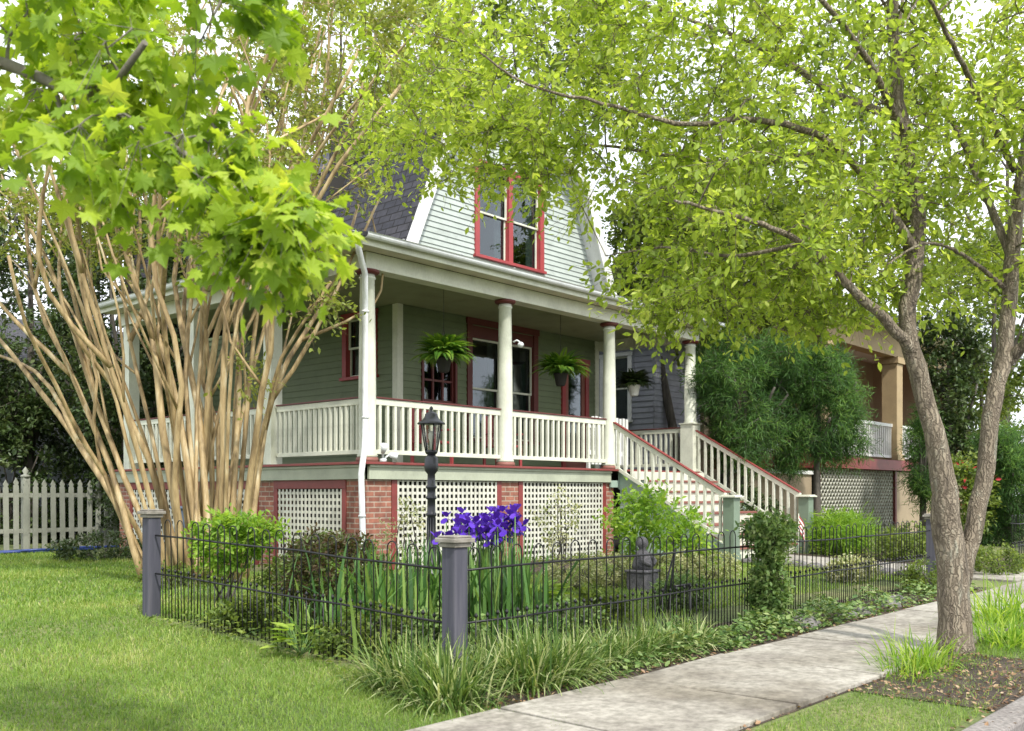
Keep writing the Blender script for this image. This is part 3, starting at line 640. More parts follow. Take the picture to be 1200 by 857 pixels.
def tree(name, label, cat, base, limbs, ells, leaf, T=5, Mn=7, L=.45, size=.07, mat='street', bk='street', group=None,
         droop=.15, twr=.005, sides=10, leafname='crown', trunk_k=14, up=.5, jit=.35, leafsc=(.7, 1.25), maxb=.05, filt=None, wob=0, join=.8, trunkname='trunk', maxlen=9):
    root = thing(name, label, cat, base, group)
    tb = MB(); nodes = []; nrad = []
    for li, (pts, r0, r1) in enumerate(limbs):
        k = max(6, trunk_k if li < 2 else trunk_k-3); P = resample(pts, k); rl = r0 if isinstance(r0, list) else None; r0 = r0[0] if rl else r0; rr = np.interp(np.linspace(0, 1, k), np.linspace(0, 1, len(rl)), rl) if rl else r0+(r1-r0)*np.linspace(0, 1, k)**.85
        if li == 0 and r0 > .06: rr[0] *= 1.35; rr[1] *= 1.1
        P[1:-1] += R.normal(0, r0*.10, (k-2, 3)); tb.tube(P, rr, sides if r0 > .04 else 7, wob=wob)
        m = np.arange(k)[max(2, k//4):]; nodes.extend(P[m]); nrad.extend(rr[m])
    tb.build(trunkname, BK[bk], root)
    if ells is None: return root
    cl = clumps_in(ells)
    if filt is not None: cl = cl[filt(cl)]
    nodes = np.array(nodes); nrad = np.array(nrad)
    skip = []; d0 = np.array([np.min(np.linalg.norm(nodes-c, axis=1)) for c in cl]); bb = MB()
    N = list(nodes); NR = list(nrad)
    arrN = np.zeros((len(nodes)+len(cl)*4, 3)); arrR = np.zeros(len(arrN)); cnt = len(nodes); arrN[:cnt] = nodes; arrR[:cnt] = nrad
    for c in cl[np.argsort(d0)]:
        dist = np.linalg.norm(arrN[:cnt]-c, axis=1)/(0.4+join*np.clip(arrR[:cnt]*20, .3, 1)); j = int(np.argmin(dist)); a = arrN[j]; L_ = np.linalg.norm(c-a)
        if L_ < .05: continue
        if L_ > maxlen: skip.append(tuple(c)); continue
        r0 = min(arrR[j]*.7, maxb, .005+L_*.014); mid = (a+c)/2 + R.normal(0, .08*L_, 3) + np.array([0, 0, .10*L_])
        P = resample([a, mid, c], 5); rr = np.linspace(r0, max(twr, r0*.3), 5); bb.tube(P, rr, 5, cap=False)
        for i in (2, 3, 4): arrN[cnt] = P[i]; arrR[cnt] = rr[i]; cnt += 1
    # twigs and leaves
    if skip: cl = np.array([c for c in cl if tuple(c) not in set(skip)])
    n = len(cl); cen = np.mean(cl, axis=0)
    out = norm(cl-cen)[:, None, :]; td = norm(sphere(n*T).reshape(n, T, 3) + out*.45 + np.array([0, 0, up*.5]))
    tl = L*(.5+R.random((n, T, 1))*.8); tip = cl[:, None, :]+td*tl - np.array([0, 0, droop])*tl
    A = np.repeat(cl[:, None, :], T, 1).reshape(-1, 3); B = tip.reshape(-1, 3)
    f = (.12+.88*(np.arange(Mn)+R.random((n*T, Mn)))/Mn)[..., None]
    pos = A[:, None]*(1-f)+B[:, None]*f + R.normal(0, size*jit, (n*T, Mn, 3))
    dr = norm(norm(B-A)[:, None]*.7 + sphere(n*T*Mn).reshape(n*T, Mn, 3)*.9 - np.array([0, 0, droop]))
    nr = norm(np.array([0, 0, 1.0]) + sphere(n*T*Mn).reshape(n*T, Mn, 3)*.75)
    shade = np.clip(np.repeat(R.random(n)*.5, T*Mn) + R.random(n*T*Mn)*.5, 0, 1)
    fl = Field().add(*leaf, pos.reshape(-1, 3), dr.reshape(-1, 3), nr.reshape(-1, 3), size*(leafsc[0]+R.random(n*T*Mn)*(leafsc[1]-leafsc[0])), shade)
    fl.build(leafname, LM[mat], root)
    # twigs: thin three-sided prisms, one mesh with the branches
    if twr > 0:
        sd_ = norm(np.cross(B-A, np.array([.3,.2,.9]))); s2 = norm(np.cross(B-A, sd_)); w = twr*.55
        V = np.stack([A+sd_*w, A-sd_*w*.5+s2*w*.86, A-sd_*w*.5-s2*w*.86, B+sd_*w*.4, B-sd_*w*.2+s2*w*.35, B-sd_*w*.2-s2*w*.35], 1).reshape(-1, 3)
        base_i = len(bb.v); m = len(A); bb.v.extend(map(tuple, V.tolist())); bb.n += len(V)
        for i in range(m):
            o_ = base_i+6*i; bb.f += [(o_, o_+1, o_+4, o_+3), (o_+1, o_+2, o_+5, o_+4), (o_+2, o_, o_+3, o_+5)]
        bb.sm += [True]*(3*m)
    bb.build('branches', BK[bk], root)
    return root

def bush(name, label, cat, base, ells, leaf, T=4, Mn=7, L=.16, size=.04, mat='mid', group=None, stems=5, sr=.012, **kw):
    base = np.array(base, float); lim = []
    for k in range(stems):
        c, r, n, h = ells[k % len(ells)]; e = np.array(c)+sphere(1)[0]*np.array(r)*.5; s = base+np.array([R.normal(0,.05), R.normal(0,.05), 0])
        lim.append(([s, (s+e)/2+R.normal(0,.04,3), e], sr, sr*.4))
    return tree(name, label, cat, tuple(base), lim, ells, leaf, T, Mn, L, size, mat, 'dark', group, twr=kw.pop('twr', .002), trunk_k=7, leafname='foliage', maxb=.01, trunkname='stem', **kw)

# ------------------------------------------------------------------ street tree at the right
tp = lambda px, py, D=7.3: at(px, py, D)
def S(*a): return [tp(*q) for q in a]
limbs = [
 (S((1120,772,7.3),(1119,720,7.3),(1118,670,7.3),(1108,630,7.3),(1104,560,7.25),(1092,490,7.2),(1078,440,7.2),(1067,405,7.15),(1068,350,7.15),(1076,290,7.15),(1071,215,7.2),(1056,140,7.2),(1050,60,7.2),(1042,-40,7.3),(1030,-160,7.4)), [.116,.110,.070,.061,.054,.046,.038,.028], .03),
 (S((1124,690,7.32),(1136,640,7.35),(1152,565,7.4),(1162,480,7.4),(1176,420,7.45),(1182,340,7.5),(1190,260,7.5),(1204,170,7.5),(1225,60,7.6),(1240,-80,7.6)), [.066,.064,.060,.054,.046,.036,.026], .03),
 (S((1072,415,7.15),(1040,378,7.0),(1005,345,6.9),(975,315,6.8),(940,285,6.6),(905,268,6.5),(850,250,6.4),(790,235,6.3)), .045, .008),
 (S((1076,300,7.15),(1020,215,6.9),(960,160,6.8),(880,140,6.7),(800,145,6.6),(700,120,6.6),(620,100,6.6),(560,60,6.6)), .035, .006),
 (S((1180,425,7.45),(1210,395,7.3),(1250,360,7.1),(1300,320,7.0)), .05, .015),
 (S((1074,330,7.15),(1056,250,7.5),(1050,180,8.0),(1048,90,8.4),(1060,-20,8.6)), .045, .012),
 (S((1180,340,7.5),(1130,300,7.3),(1085,285,7.0),(1040,310,6.8)), .022, .006),
 (S((1184,300,7.5),(1120,150,8.0),(1060,60,8.6),(980,-20,9.0)), .035, .008),
 (S((1056,140,7.2),(980,110,7.6),(900,60,8.0),(800,20,8.4),(700,-10,8.8)), .035, .008),
 (S((1060,160,7.2),(1010,60,6.6),(940,-20,6.2),(850,-80,5.8)), .032, .008),
 (S((1190,200,7.5),(1140,100,6.8),(1100,20,6.3),(1060,-60,6.0)), .032, .008),
 (S((940,285,6.6),(860,300,6.9),(780,290,7.2),(710,300,7.5)), .018, .005),
 (S((1000,165,7.0),(900,190,7.4),(800,185,7.7),(700,170,8.0),(610,175,8.2),(540,160,8.3)), .024, .005),
]
E_ = lambda px, py, D, r, n, h=.25: (at(px, py, D), r, n, h)
street_ells = [E_(1050,60,7.6,(1.7,1.7,1.5),80), E_(900,90,7.3,(1.3,1.3,1.1),80), E_(900,240,7.0,(1.1,1.1,.75),62), E_(760,110,7.4,(1.2,1.2,1.0),60),
 E_(620,110,7.6,(1.05,1.05,.75),60), E_(600,178,8.0,(.95,.9,.16),24), E_(800,330,7.6,(.55,.55,.40),26), E_(1130,200,7.6,(1.0,1.0,.9),50), E_(940,330,7.8,(.7,.7,.45),34),
 E_(1000,300,7.6,(.8,.8,.5),24), E_(1130,320,7.9,(.7,.7,.4),14), E_(900,-120,7.4,(2.4,2.4,1.0),34), E_(1150,-100,7.4,(1.8,1.8,1.2),30), E_(700,-60,7.6,(1.6,1.6,.9),18), E_(500,90,8.4,(.8,.8,.6),24), E_(470,180,8.6,(.5,.5,.3),10), E_(1160,20,7.4,(.9,.9,.8),26)]
tree('street_tree', 'forked street tree with rough brown trunk growing in the strip beside the sidewalk', 'tree', tuple(at(1120,772,7.3)*np.array([1,1,0])), limbs, street_ells,
     OVAL, T=9, Mn=9, L=.33, size=.058, leafsc=(.45,1.5), mat='street', bk='street', droop=.2, twr=.004, sides=26, trunk_k=40, wob=.09)

# ------------------------------------------------------------------ crepe myrtle, many stems
mst = [
 [(176,672),(138,592),(92,520),(35,442),(-12,385),(-60,330)], [(196,674),(158,590),(112,470),(62,320),(0,205),(-40,110)], [(200,676),(166,545),(130,430),(96,320),(62,210),(30,90)],
 [(206,672),(182,560),(140,462),(106,380),(92,262),(70,150)], [(212,678),(176,500),(152,400),(140,300),(128,170),(120,70)], [(222,676),(190,500),(180,400),(150,300),(150,190),(110,60)],
 [(230,678),(203,484),(190,350),(186,250),(206,100)], [(240,680),(218,450),(226,330),(232,200),(222,60)], [(248,680),(232,480),(215,400),(206,300),(246,150),(280,60)],
 [(252,676),(246,450),(240,340),(262,220),(300,100),(334,10)], [(262,680),(262,470),(266,340),(276,230),(292,110)], [(268,676),(280,450),(276,350),(302,220),(352,80)],
 [(272,678),(290,480),(302,360),(324,270),(350,150),(376,30)], [(278,676),(300,510),(316,420),(326,330),(400,190),(470,100)], [(282,672),(298,560),(314,480),(330,420),(388,330)],
 [(286,668),(302,560),(318,470),(350,400),(392,335),(420,240)], [(168,670),(128,545),(84,440),(40,340),(26,200)], [(190,668),(150,600),(100,520),(60,440),(30,380),(10,300)],
 [(236,672),(222,560),(198,430),(160,340),(120,280),(95,180)], [(256,672),(270,560),(300,420),(360,240),(410,150),(440,40)], [(226,670),(240,560),(252,400),(310,250),(380,140),(420,60)],
 [(216,668),(205,560),(212,430),(176,300),(190,150),(170,20)], [(244,668),(258,520),(236,420),(286,300),(330,190),(330,80)],
]
ml = []
for i, st in enumerate(mst):
    D0 = 12.0+.45*math.sin(i*2.3); D1 = 12.0+1.6*math.sin(i*1.7+1); n = len(st)
    pts = [at(px, min(py, 676) if k else 682, D0+(D1-D0)*(k/(n-1))) for k, (px, py) in enumerate(st)]
    r = (.056, .044, .037, .050, .031)[i % 5]; ml.append((pts, r, .018))
ml += [([m_[0][2], m_[0][3]+np.array([R.normal(0,.3), R.normal(0,.3), .1]), m_[0][-1]+R.normal(0,.35,3)], .035, .012) for m_ in ml[:18] if m_[0][-1][2] > 4.0]
ml += [([m_[0][0]+np.array([R.normal(0,.12), R.normal(0,.12), 0]), m_[0][1]+R.normal(0,.10,3), m_[0][2]+R.normal(0,.2,3), m_[0][3]+R.normal(0,.35,3), m_[0][-1]+R.normal(0,.4,3)], .030, .008) for m_ in ml[:23:2] if m_[0][-1][2] > 4.6]
ml += [([m_[0][2]*.6+m_[0][1]*.4, m_[0][3]+R.normal(0,.3,3), m_[0][-1]+R.normal(0,.5,3)], .018, .006) for m_ in ml[:23] if m_[0][-1][2] > 4.6]
ml += [([m_[0][3], m_[0][3]*.5+m_[0][-1]*.5+R.normal(0,.25,3), m_[0][-1]+R.normal(0,.45,3)+np.array([0,0,.5])], .028, .01) for m_ in ml[2:20] if m_[0][-1][2] > 4.6]
myr_ells = [E_(120,90,12.5,(2.2,2.2,1.4),60), E_(300,40,12.5,(2.2,2.2,1.5),80), E_(440,90,12.0,(1.3,1.3,1.0),46), E_(60,200,12,(1.2,1.2,.7),18), E_(200,180,12,(1.4,1.4,.6),24),
            E_(340,190,11.5,(1.0,1.0,.4),24), E_(60,270,12,(1.1,1.1,.5),26), E_(180,250,12,(1.3,1.3,.6),40), E_(310,280,11.6,(.8,.8,.45),22), E_(500,60,12.5,(1.0,1.0,.8),24), E_(360,350,11.2,(.30,.30,.18),5), E_(290,430,11.6,(.2,.2,.2),3), E_(250,-80,12.5,(2.8,2.8,1.2),60)]
tree('crepe_myrtle', 'broad tree of many smooth tan stems fanning up before the left porch', 'tree', tuple(at(225,680,12)*np.array([1,1,0])+np.array([0,0,.1])), ml, myr_ells,
     OVAL, T=6, Mn=9, L=.42, size=.075, mat='myrtle', bk='myrtle', droop=.05, maxlen=1.5, twr=.005, sides=12, trunk_k=15, trunkname='stems', wob=.05)

# ------------------------------------------------------------------ maple overhead at the left
mp = [
 ([(-.2,4.6,gz(4.6)-.05),(-.2,4.6,1.5),(-.1,4.5,2.6),(.1,4.3,3.6),(.3,4.2,4.6)], .17, .08),
 ([(-.05,4.5,2.7), at(-60,60,3.3), at(10,78,3.2), at(60,95,3.2), at(110,120,3.1), at(150,75,3.1), at(170,50,3.0)], .05, .010),
 ([at(110,120,3.1), at(170,150,3.1), at(230,190,3.0), at(300,240,3.0), at(350,285,3.0)], .014, .005),
 ([(.1,4.3,3.6), at(20,-120,3.2), at(150,-60,3.1), at(260,0,3.1)], .035, .008), ([at(60,95,3.2), at(90,170,3.2), at(150,250,3.2)], .010, .004),
 ([(.3,4.2,4.6), (.8,4.4,5.4), (1.3,4.4,6.0)], .07, .02), ([(.2,4.2,4.2), (-.6,4.6,5.2), (-1.4,4.9,6.0)], .06, .02),
]
mell = [E_(60,20,3.3,(.34,.34,.20),13,0), E_(50,115,3.3,(.24,.24,.10),8,0), E_(160,70,3.2,(.32,.32,.20),16,0), E_(270,15,3.1,(.18,.18,.10),7,0), E_(180,165,3.1,(.26,.26,.12),14,0),
        E_(265,175,3.1,(.15,.15,.10),7,0), E_(285,235,3.0,(.20,.20,.08),9,0), E_(350,238,3.0,(.13,.13,.05),7,0), E_(290,262,3.0,(.1,.1,.03),3,0), E_(120,-80,3.2,(.7,.7,.2),9,0), ((.2,4.9,5.6),(.8,.7,.5),8,0)]
tree('maple_tree', 'maple with large bright green leaves hanging into the upper left, nearest the viewer', 'tree', (-.2, 4.6, 0), mp, mell,
     MAPLE, T=5, Mn=4, L=.18, size=.074, mat='maple', bk='grey', droop=.55, twr=.003, leafsc=(.6,1.25), up=.1, join=.5)

# ------------------------------------------------------------------ trees behind
def bgtree(label, px, D, py_top, py_bot, halfw_px, n, mat, size, T=4, Mn=8, L=None, group='trees behind the houses', base=None, tr=.16, name='broadleaf_tree', leaf=OVAL, hollow=.35, depth=.8, **kw):
    c = at(px, 578, D); s = D/1140; zt, zb = CAMZ+(578-py_top)*s, CAMZ+(578-py_bot)*s; hw = halfw_px*s; b0 = np.array([c[0], c[1], gz(c[1])])
    if base is not None: b0 = np.array([*base, gz(base[1])])
    top = np.array([c[0], c[1], zt]); midz = (zt+zb)/2; cz = np.array([c[0], c[1], midz]); rz = (zt-zb)/2
    lim = [([b0-np.array([0,0,.1]), b0*.5+np.array([c[0], c[1], zb])*.5, np.array([c[0], c[1], zb+.2*rz]), top-np.array([0, 0, .25*rz])], tr, .03)]
    for k in range(7):
        a = 2.4*k+px; o_ = np.array([math.cos(a)*hw*.75, math.sin(a)*hw*.75, (.3*math.sin(k*1.3))*rz]); lim.append(([lim[0][0][2]+np.array([0,0,.2*rz*(k % 3)]), (lim[0][0][2]+cz+o_)/2+np.array([0,0,.1]), cz+o_], tr*.45, .02))
    ells = [(cz, (hw*.8, hw*.8*depth, rz*.85), int(n*.5), hollow)]
    for k in range(6):
        a = 1.05*k+px*.3; ells.append((cz+np.array([math.cos(a)*hw*.6, math.sin(a)*hw*.6*depth, rz*.55*math.sin(k*2.1+px)]), (hw*.42, hw*.42, rz*.35), max(3, int(n*.5/6)), .2))
    return tree(name, label, 'tree', tuple(b0), lim, ells, leaf, T+1, Mn+2, L or hw*.16, size*1.3, mat, 'dark', group, twr=.008, trunk_k=10, **kw)
bgtree('dense mid green tree beyond the right end of the porch roof', 868, 21.5, 175, 420, 150, 300, 'mid', .11, T=5, Mn=9, L=.5, base=(19.3, 11.2), hollow=.5)
bgtree('leafy tree directly above the roof of the blue grey sided house', 765, 22.5, 205, 372, 62, 130, 'mid', .10, T=5, Mn=9, L=.4, base=(19.4,11.8), hollow=.3)
bgtree('tall pale tree rising behind the gambrel roof', 620, 42, -40, 230, 150, 240, 'mid', .20, L=1.0)
bgtree('thin airy tree behind the left roof slope with sky showing through', 400, 34, -60, 330, 130, 230, 'myrtle', .17, L=.8)
bgtree('dense dark holly tree behind the tan stemmed tree', 150, 20, 190, 590, 95, 330, 'dark', .085, T=5, Mn=9, L=.4, hollow=.5)
bgtree('loose dark tree behind the white picket fence', 35, 21.6, 250, 560, 95, 260, 'dark', .095, L=.45, hollow=.4, base=(8.6,21.8))
bgtree('tall green tree behind the tan porch house', 1010, 38, -30, 370, 140, 150, 'mid', .19, L=.9)
bgtree('tall yellow green tree at the far right edge', 1180, 40, -60, 420, 150, 150, 'myrtle', .20, L=.9)
bgtree('leafy tree between the porch roof and the tan house', 830, 46, 20, 330, 120, 110, 'mid', .22, L=1.0)
bgtree('dark spreading tree far behind the left neighbour', -60, 38, 60, 560, 130, 130, 'dark', .18, L=.8)
bgtree('broad dark tree filling the gap behind the myrtle', 130, 42, 180, 560, 150, 140, 'dark', .2, L=.9)
bgtree('round leafy tree far behind the left porch', 300, 44, 230, 560, 130, 120, 'mid', .2, L=.9)
# conifers beside the stair, evergreens on the right
def conifer(label, px, D, py_top, py_bot, halfw, n, mat='conifer', base=None, size=.115, name='conifer_tree', grp='evergreens to the right of the stair'):
    return bgtree(label, px, D, py_top, py_bot, halfw, int(n*1.6), mat, size, T=9, Mn=14, L=.34, group=grp, leaf=NEEDLE, droop=.25, jit=.35, up=.5, name=name, tr=.10, hollow=.3)
conifer('feathery bright green conifer beside the stair rail, left one of the pair', 872, 19.5, 370, 560, 68, 120)
conifer('feathery bright green conifer nearer the tan house, right one of the pair', 958, 20.0, 392, 560, 60, 105)
conifer('narrow dark conifer just right of the tan porch pillar', 1082, 22.5, 470, 605, 18, 34, 'conifer')
conifer('dark conifer against the far right edge behind the forked trunk', 1180, 21, 485, 650, 52, 110, 'conifer')
bgtree('grey green evergreen to the right of the tan porch pillar', 1112, 23.0, 345, 600, 42, 200, 'dark', .085, T=5, Mn=9, L=.35, group='evergreens to the right of the stair')
bgtree('mid green tree filling the gap right of the forked trunk', 1165, 29, 240, 500, 75, 120, 'mid', .12, T=5, Mn=8, L=.5)
bgtree('pale green bushy tree beyond the forked trunk', 1150, 32, 370, 560, 60, 90, 'mid', .12, T=5, Mn=8, L=.5)
# ------------------------------------------------------------------ neighbouring houses
nh = thing('tan_house', 'tan stucco neighbouring house with arched window, dark red porch band and crossed lattice', 'house', (20.9, 9.5, .1), 'neighbouring houses')
def npart(name, mb, mat, bevel=0, parent=None): return mb.build(name, mat, parent or nh, bevel)
b = MB(); b.box(17.9, 20.85, 9.6, 9.9, .05, 1.62); b.box(25.4, 31, 9.4, 9.7, .05, 1.75); b.box(21, 31, 12.2, 12.4, 1.9, 5.6); b.box(31, 31.2, 9.4, 22, .05, 5.6); b.box(20.75, 20.95, 12.3, 22, .05, 5.6); npart('wall', b, M['tan'])
b = MB(); b.box(17.85, 20.9, 9.55, 9.95, 1.62, 1.70); npart('coping', b, M['white'])
b = MB(); b.box(20.9, 31, 9.3, 12.2, 1.78, 2.04); npart('porch_floor', b, M['red'])
for x_ in (21.2, 25.55, 30.6):
    b = MB(); b.box(x_-.2, x_+.2, 9.35, 9.75, 2.045, 4.55); b.box(x_-.25, x_+.25, 9.3, 9.8, 4.553, 4.72); b.box(x_-.24, x_+.24, 9.31, 9.79, 2.046, 2.2); npart('porch_pillar', b, M['tantrim'], .01)
b = MB(); b.box(20.9, 31, 9.38, 9.72, 4.723, 5.35); npart('porch_beam', b, M['tantrim'])
b = MB(); b.box(20.3, 31.6, 8.8, 9.0, 5.355, 5.5); b.box(20.3, 31.6, 9.0, 12.2, 5.36, 5.42); npart('eave', b, M['white'])
b = MB(); b.add([(20.2,8.75,5.5),(31.7,8.75,5.5),(31.7,13,6.6),(20.2,13,6.6),(20.2,8.75,5.44),(31.7,8.75,5.44),(31.7,13,6.5),(20.2,13,6.5)], [(0,1,2,3),(7,6,5,4),(0,4,5,1),(1,5,6,2),(2,6,7,3),(3,7,4,0)]); b.box(20.9, 31, 12.4, 21, 5.6, 6.7)
b.add([(20.4,12,6.6),(31.5,12,6.6),(30.5,17,7.8),(22.4,17,7.8),(31.5,22,6.6),(20.4,22,6.6)], [(0,1,2,3),(3,2,4,5),(0,3,5),(1,4,2)]); npart('roof', b, M['shinglex'])
b = MB(); b.bar((20.95,9.5,2.95), (31,9.5,2.95), .07, .08); b.bar((20.95,9.5,2.14), (31,9.5,2.14), .05, .06)
x_ = 21.5
while x_ < 30.4:
    if not 25.3 < x_ < 25.8: b.box(x_-.02, x_+.02, 9.48, 9.52, 2.17, 2.91)
    x_ += .14
npart('porch_railing', b, M['white'])
for x_ in (23.9, 28):
    b = MB(); w = .42
    arch = [(x_-w, 2.3), (x_+w, 2.3)]+[(x_+w*math.cos(t), 3.6+w*math.sin(t)) for t in np.linspace(0, math.pi, 12)]
    inn = [(x_+(a-x_)*.8, 2.38 if c < 2.4 else 3.6+(c-3.6)*.8) for a, c in arch]; n_ = len(arch)
    b.add([(a, 12.14, c) for a, c in arch]+[(a, 12.14, c) for a, c in inn]+[(a, 12.2, c) for a, c in arch], [(i, (i+1) % n_, n_+(i+1) % n_, n_+i) for i in range(n_)]+[(i, 2*n_+i, 2*n_+(i+1) % n_, (i+1) % n_) for i in range(n_)])
    w_ = npart('arched_window', b, M['white']); b = MB(); b.add([(a, 12.17, c) for a, c in inn], [tuple(range(n_))]); b.build('window_pane', M['dark'], w_)
b = MB(); b.box(25.0, 25.9, 12.12, 12.19, 2.05, 4.2); npart('entrance_door', b, M['redwin'])
b = MB()
def dlat(b, x0, x1, z0, z1, y_, pitch=.17, w=.034):
    for sgn in (1, -1):
        c = -(z1-z0)
        while c < (x1-x0):
            # line x = x0 + c + t ; z = z0 + t (sgn 1) or z1 - t
            t0 = max(0, -c); t1 = min(z1-z0, x1-x0-c)
            if t1 > t0+.02:
                za, zb_ = (z0+t0, z0+t1) if sgn == 1 else (z1-t0, z1-t1)
                b.bar((x0+c+t0, y_+(.012 if sgn > 0 else 0), za), (x0+c+t1, y_+(.012 if sgn > 0 else 0), zb_), .01, w, (0, -1, 0))
            c += pitch
dlat(b, 20.9, 25.35, .15, 1.76, 9.46); npart('crossed_lattice', b, M['lattice'])
b = MB(); b.box(20.82, 20.92, 9.42, 9.5, .1, 1.77); b.box(25.32, 25.42, 9.38, 9.44, .1, 1.77); npart('lattice_frame', b, M['darkred'])
b = MB(); b.box(20.95, 25.3, 11, 11.1, .1, 1.77); npart('foundation_wall', b, M['dark'])  # near-black backing puts shade into the crossed lattice gaps

gh = thing('grey_sided_house', 'narrow blue grey sided house seen between the last two porch columns', 'house', (18.9, 12, .1), 'neighbouring houses')
_h = house; house = gh
siding('side_wall', (18.7, 0, 0), SU, SN, .2, 5.0, lambda z: (12.4, 24), [(13.0, 13.9, 2.9, 4.5)], M['greyhouse'], .13)
siding('front_wall', (0, 12.4, 0), WU, WN, .2, 5.0, lambda z: (18.7, 20.7), [], M['greyhouse'], .13)
window('side_window', (18.7, 0, 0), SU, SN, 13.0, 13.9, 2.9, 4.4, 1, .1, M['white'])
b = MB(); b.add([(18.3,12,4.95),(18.3,24.4,4.95),(20.7,24.4,5.9),(20.7,12,5.9),(18.3,12,4.85),(18.3,24.4,4.85),(20.7,24.4,5.8),(20.7,12,5.8)], [(0,1,2,3),(7,6,5,4),(0,4,5,1),(3,2,6,7),(0,3,7,4)]); b.build('roof', M['shingle'], gh)
lh = house = thing('pale_sided_house', 'pale grey sided house glimpsed through the tan stems at left', 'house', (9, 25, .1), 'neighbouring houses')
siding('front_wall', (0, 24, 0), WU, WN, .2, 4.3, lambda z: (3, 15), [(8.5, 9.5, 2.0, 3.6), (11.2, 12.2, 2.0, 3.6)], M['palehouse'], .16)
for a in (8.5, 11.2): window('window', (0, 24, 0), WU, WN, a, a+1.0, 2.0, 3.6, 1, .1, M['white'])
siding('side_wall', (3, 0, 0), SU, SN, .2, 4.3, lambda z: (24, 32), [], M['palehouse'], .16)
b = MB(); b.add([(2.6,23.5,4.25),(15.4,23.5,4.25),(15.4,28,6.0),(2.6,28,6.0),(15.4,32.5,4.25),(2.6,32.5,4.25)], [(0,1,2,3),(3,2,4,5),(0,3,5),(1,4,2),(5,4,1,0)]); b.build('roof', M['shinglex'], lh)
b = MB(); b.box(3.1, 15, 27.9, 28, .2, 5); b.build('inner_wall', M['dark'], lh)
house = _h

# ------------------------------------------------------------------ iron hairpin fences with wooden posts
def wpost(x_, y_, parent, h=.865, cap=True):
    z = gz(y_); b = MB(); b.box(x_-.058, x_+.058, y_-.058, y_+.058, z-.1, z+h); p_ = b.build('wooden_post', M['postwood'], parent, .006)
    b = MB(); b.box(x_-.072, x_+.072, y_-.072, y_+.072, z+h+.001, z+h+.028); b.box(x_-.09, x_+.09, y_-.09, y_+.09, z+h+.03, z+h+.058); b.box(x_-.075, x_+.075, y_-.075, y_+.075, z+h+.059, z+h+.072)
    b.build('post_cap', M['postcap'], p_, .005); return p_
r_ = .0048
def hoopmesh(w, h, name='hoop'):
    b = MB(); pts = [(-w/2, 0, -.06), (-w/2, 0, h-w/2)]+[(-w/2*math.cos(t), 0, h-w/2+w/2*math.sin(t)) for t in np.linspace(.3, math.pi-.3, 7)]+[(w/2, 0, h-w/2), (w/2, 0, -.06)]
    b.tube(pts, r_, 6); return b.mesh(name, M['iron'])
def pickmesh(h):
    b = MB(); b.tube([(0,0,-.06), (0,0,h)], r_, 6); b.lathe((0,0,h), [(.004,0),(.012,.008),(.012,.018),(.002,.034)], 8); return b.mesh('short_picket', M['iron'])
def hairpin(label, A, B, posts, pitch=.205, skip=None):
    A = np.array(A, float); B = np.array(B, float); L = np.linalg.norm(B-A); d = (B-A)/L; ang = math.atan2(d[1], d[0])
    f = thing('hairpin_fence', label, 'fence', (A[0], A[1], gz(A[1])), 'low iron hairpin fences')
    z_ = lambda p_: gz(p_[1])
    for h in (.72, .385):
        b = MB(); k = int(L/.6)+2; b.tube([(*(A+(B-A)*t), z_(A+(B-A)*t)+h+R.normal(0,.004)) for t in np.linspace(0, 1, k)], .0085, 6); b.build('fence_rail', M['iron'], f)
    hm, sm = hoopmesh(.098, .86), pickmesh(.41); s = .13
    while s < L-.1:
        p_ = A+d*s; o = link('hoop', hm, f); o.location = (p_[0], p_[1], z_(p_)+R.normal(0,.004)); o.rotation_euler = (R.normal(0,.012), R.normal(0,.010), ang+R.normal(0,.03))
        for q in (0, pitch/2):
            pq = p_+d*q; o = link('short_picket', sm, f); o.location = (pq[0], pq[1], z_(pq)+R.normal(0,.004)); o.rotation_euler = (R.normal(0,.01), R.normal(0,.01), 0)
        s += pitch
    for x_, y_ in posts: wpost(x_, y_, f)
    return f
ff = hairpin('low black iron hairpin fence running along the sidewalk from the grey corner post', (4.30, 4.28), (12.72, 4.28), [(4.25, 4.28), (12.80, 4.28)])
b = MB(); bx = 6.85
b.tube([(bx, 4.33, .75), (bx-.10, 4.50, 0.0)], .008, 6); b.tube([(bx, 4.33, .75), (bx+.10, 4.50, 0)], .008, 6); b.tube([(bx-.06, 4.30, .44), (bx+.17, 4.30, .44)], .012, 6); b.tube([(bx+.17, 4.30, .45), (bx+.19, 4.30, -.02)], .013, 6); b.build('brace', M['iron'], ff)
hairpin('low black iron hairpin fence running back across the lawn to the far left post', (4.25, 4.34), (4.25, 7.98), [(4.25, 8.05)])
hairpin('low black iron hairpin fence on the far side, near the tan house', (16.3, 4.28), (20.2, 4.28), [])

# white picket fence at the back left
pf = thing('picket_fence', 'weathered white picket fence at the back of the lawn under dark trees', 'fence', (7, 19, .1))
b = MB(); w, h = .095, 1.30
b.add([(-w/2,-.01,0),(w/2,-.01,0),(w/2,-.01,h-.12),(w*.32,-.01,h-.10),(w*.5,-.01,h-.06),(0,-.01,h+.03),(-w*.5,-.01,h-.06),(-w*.32,-.01,h-.10),(-w/2,-.01,h-.12)]+
      [(-w/2,.01,0),(w/2,.01,0),(w/2,.01,h-.12),(w*.32,.01,h-.10),(w*.5,.01,h-.06),(0,.01,h+.03),(-w*.5,.01,h-.06),(-w*.32,.01,h-.10),(-w/2,.01,h-.12)],
      [tuple(range(9)), tuple(range(17, 8, -1))]+[(i, 9+i, 9+(i+1) % 9, (i+1) % 9) for i in range(9)])
pm = b.mesh('picket', M['picket']); x_ = 4.6
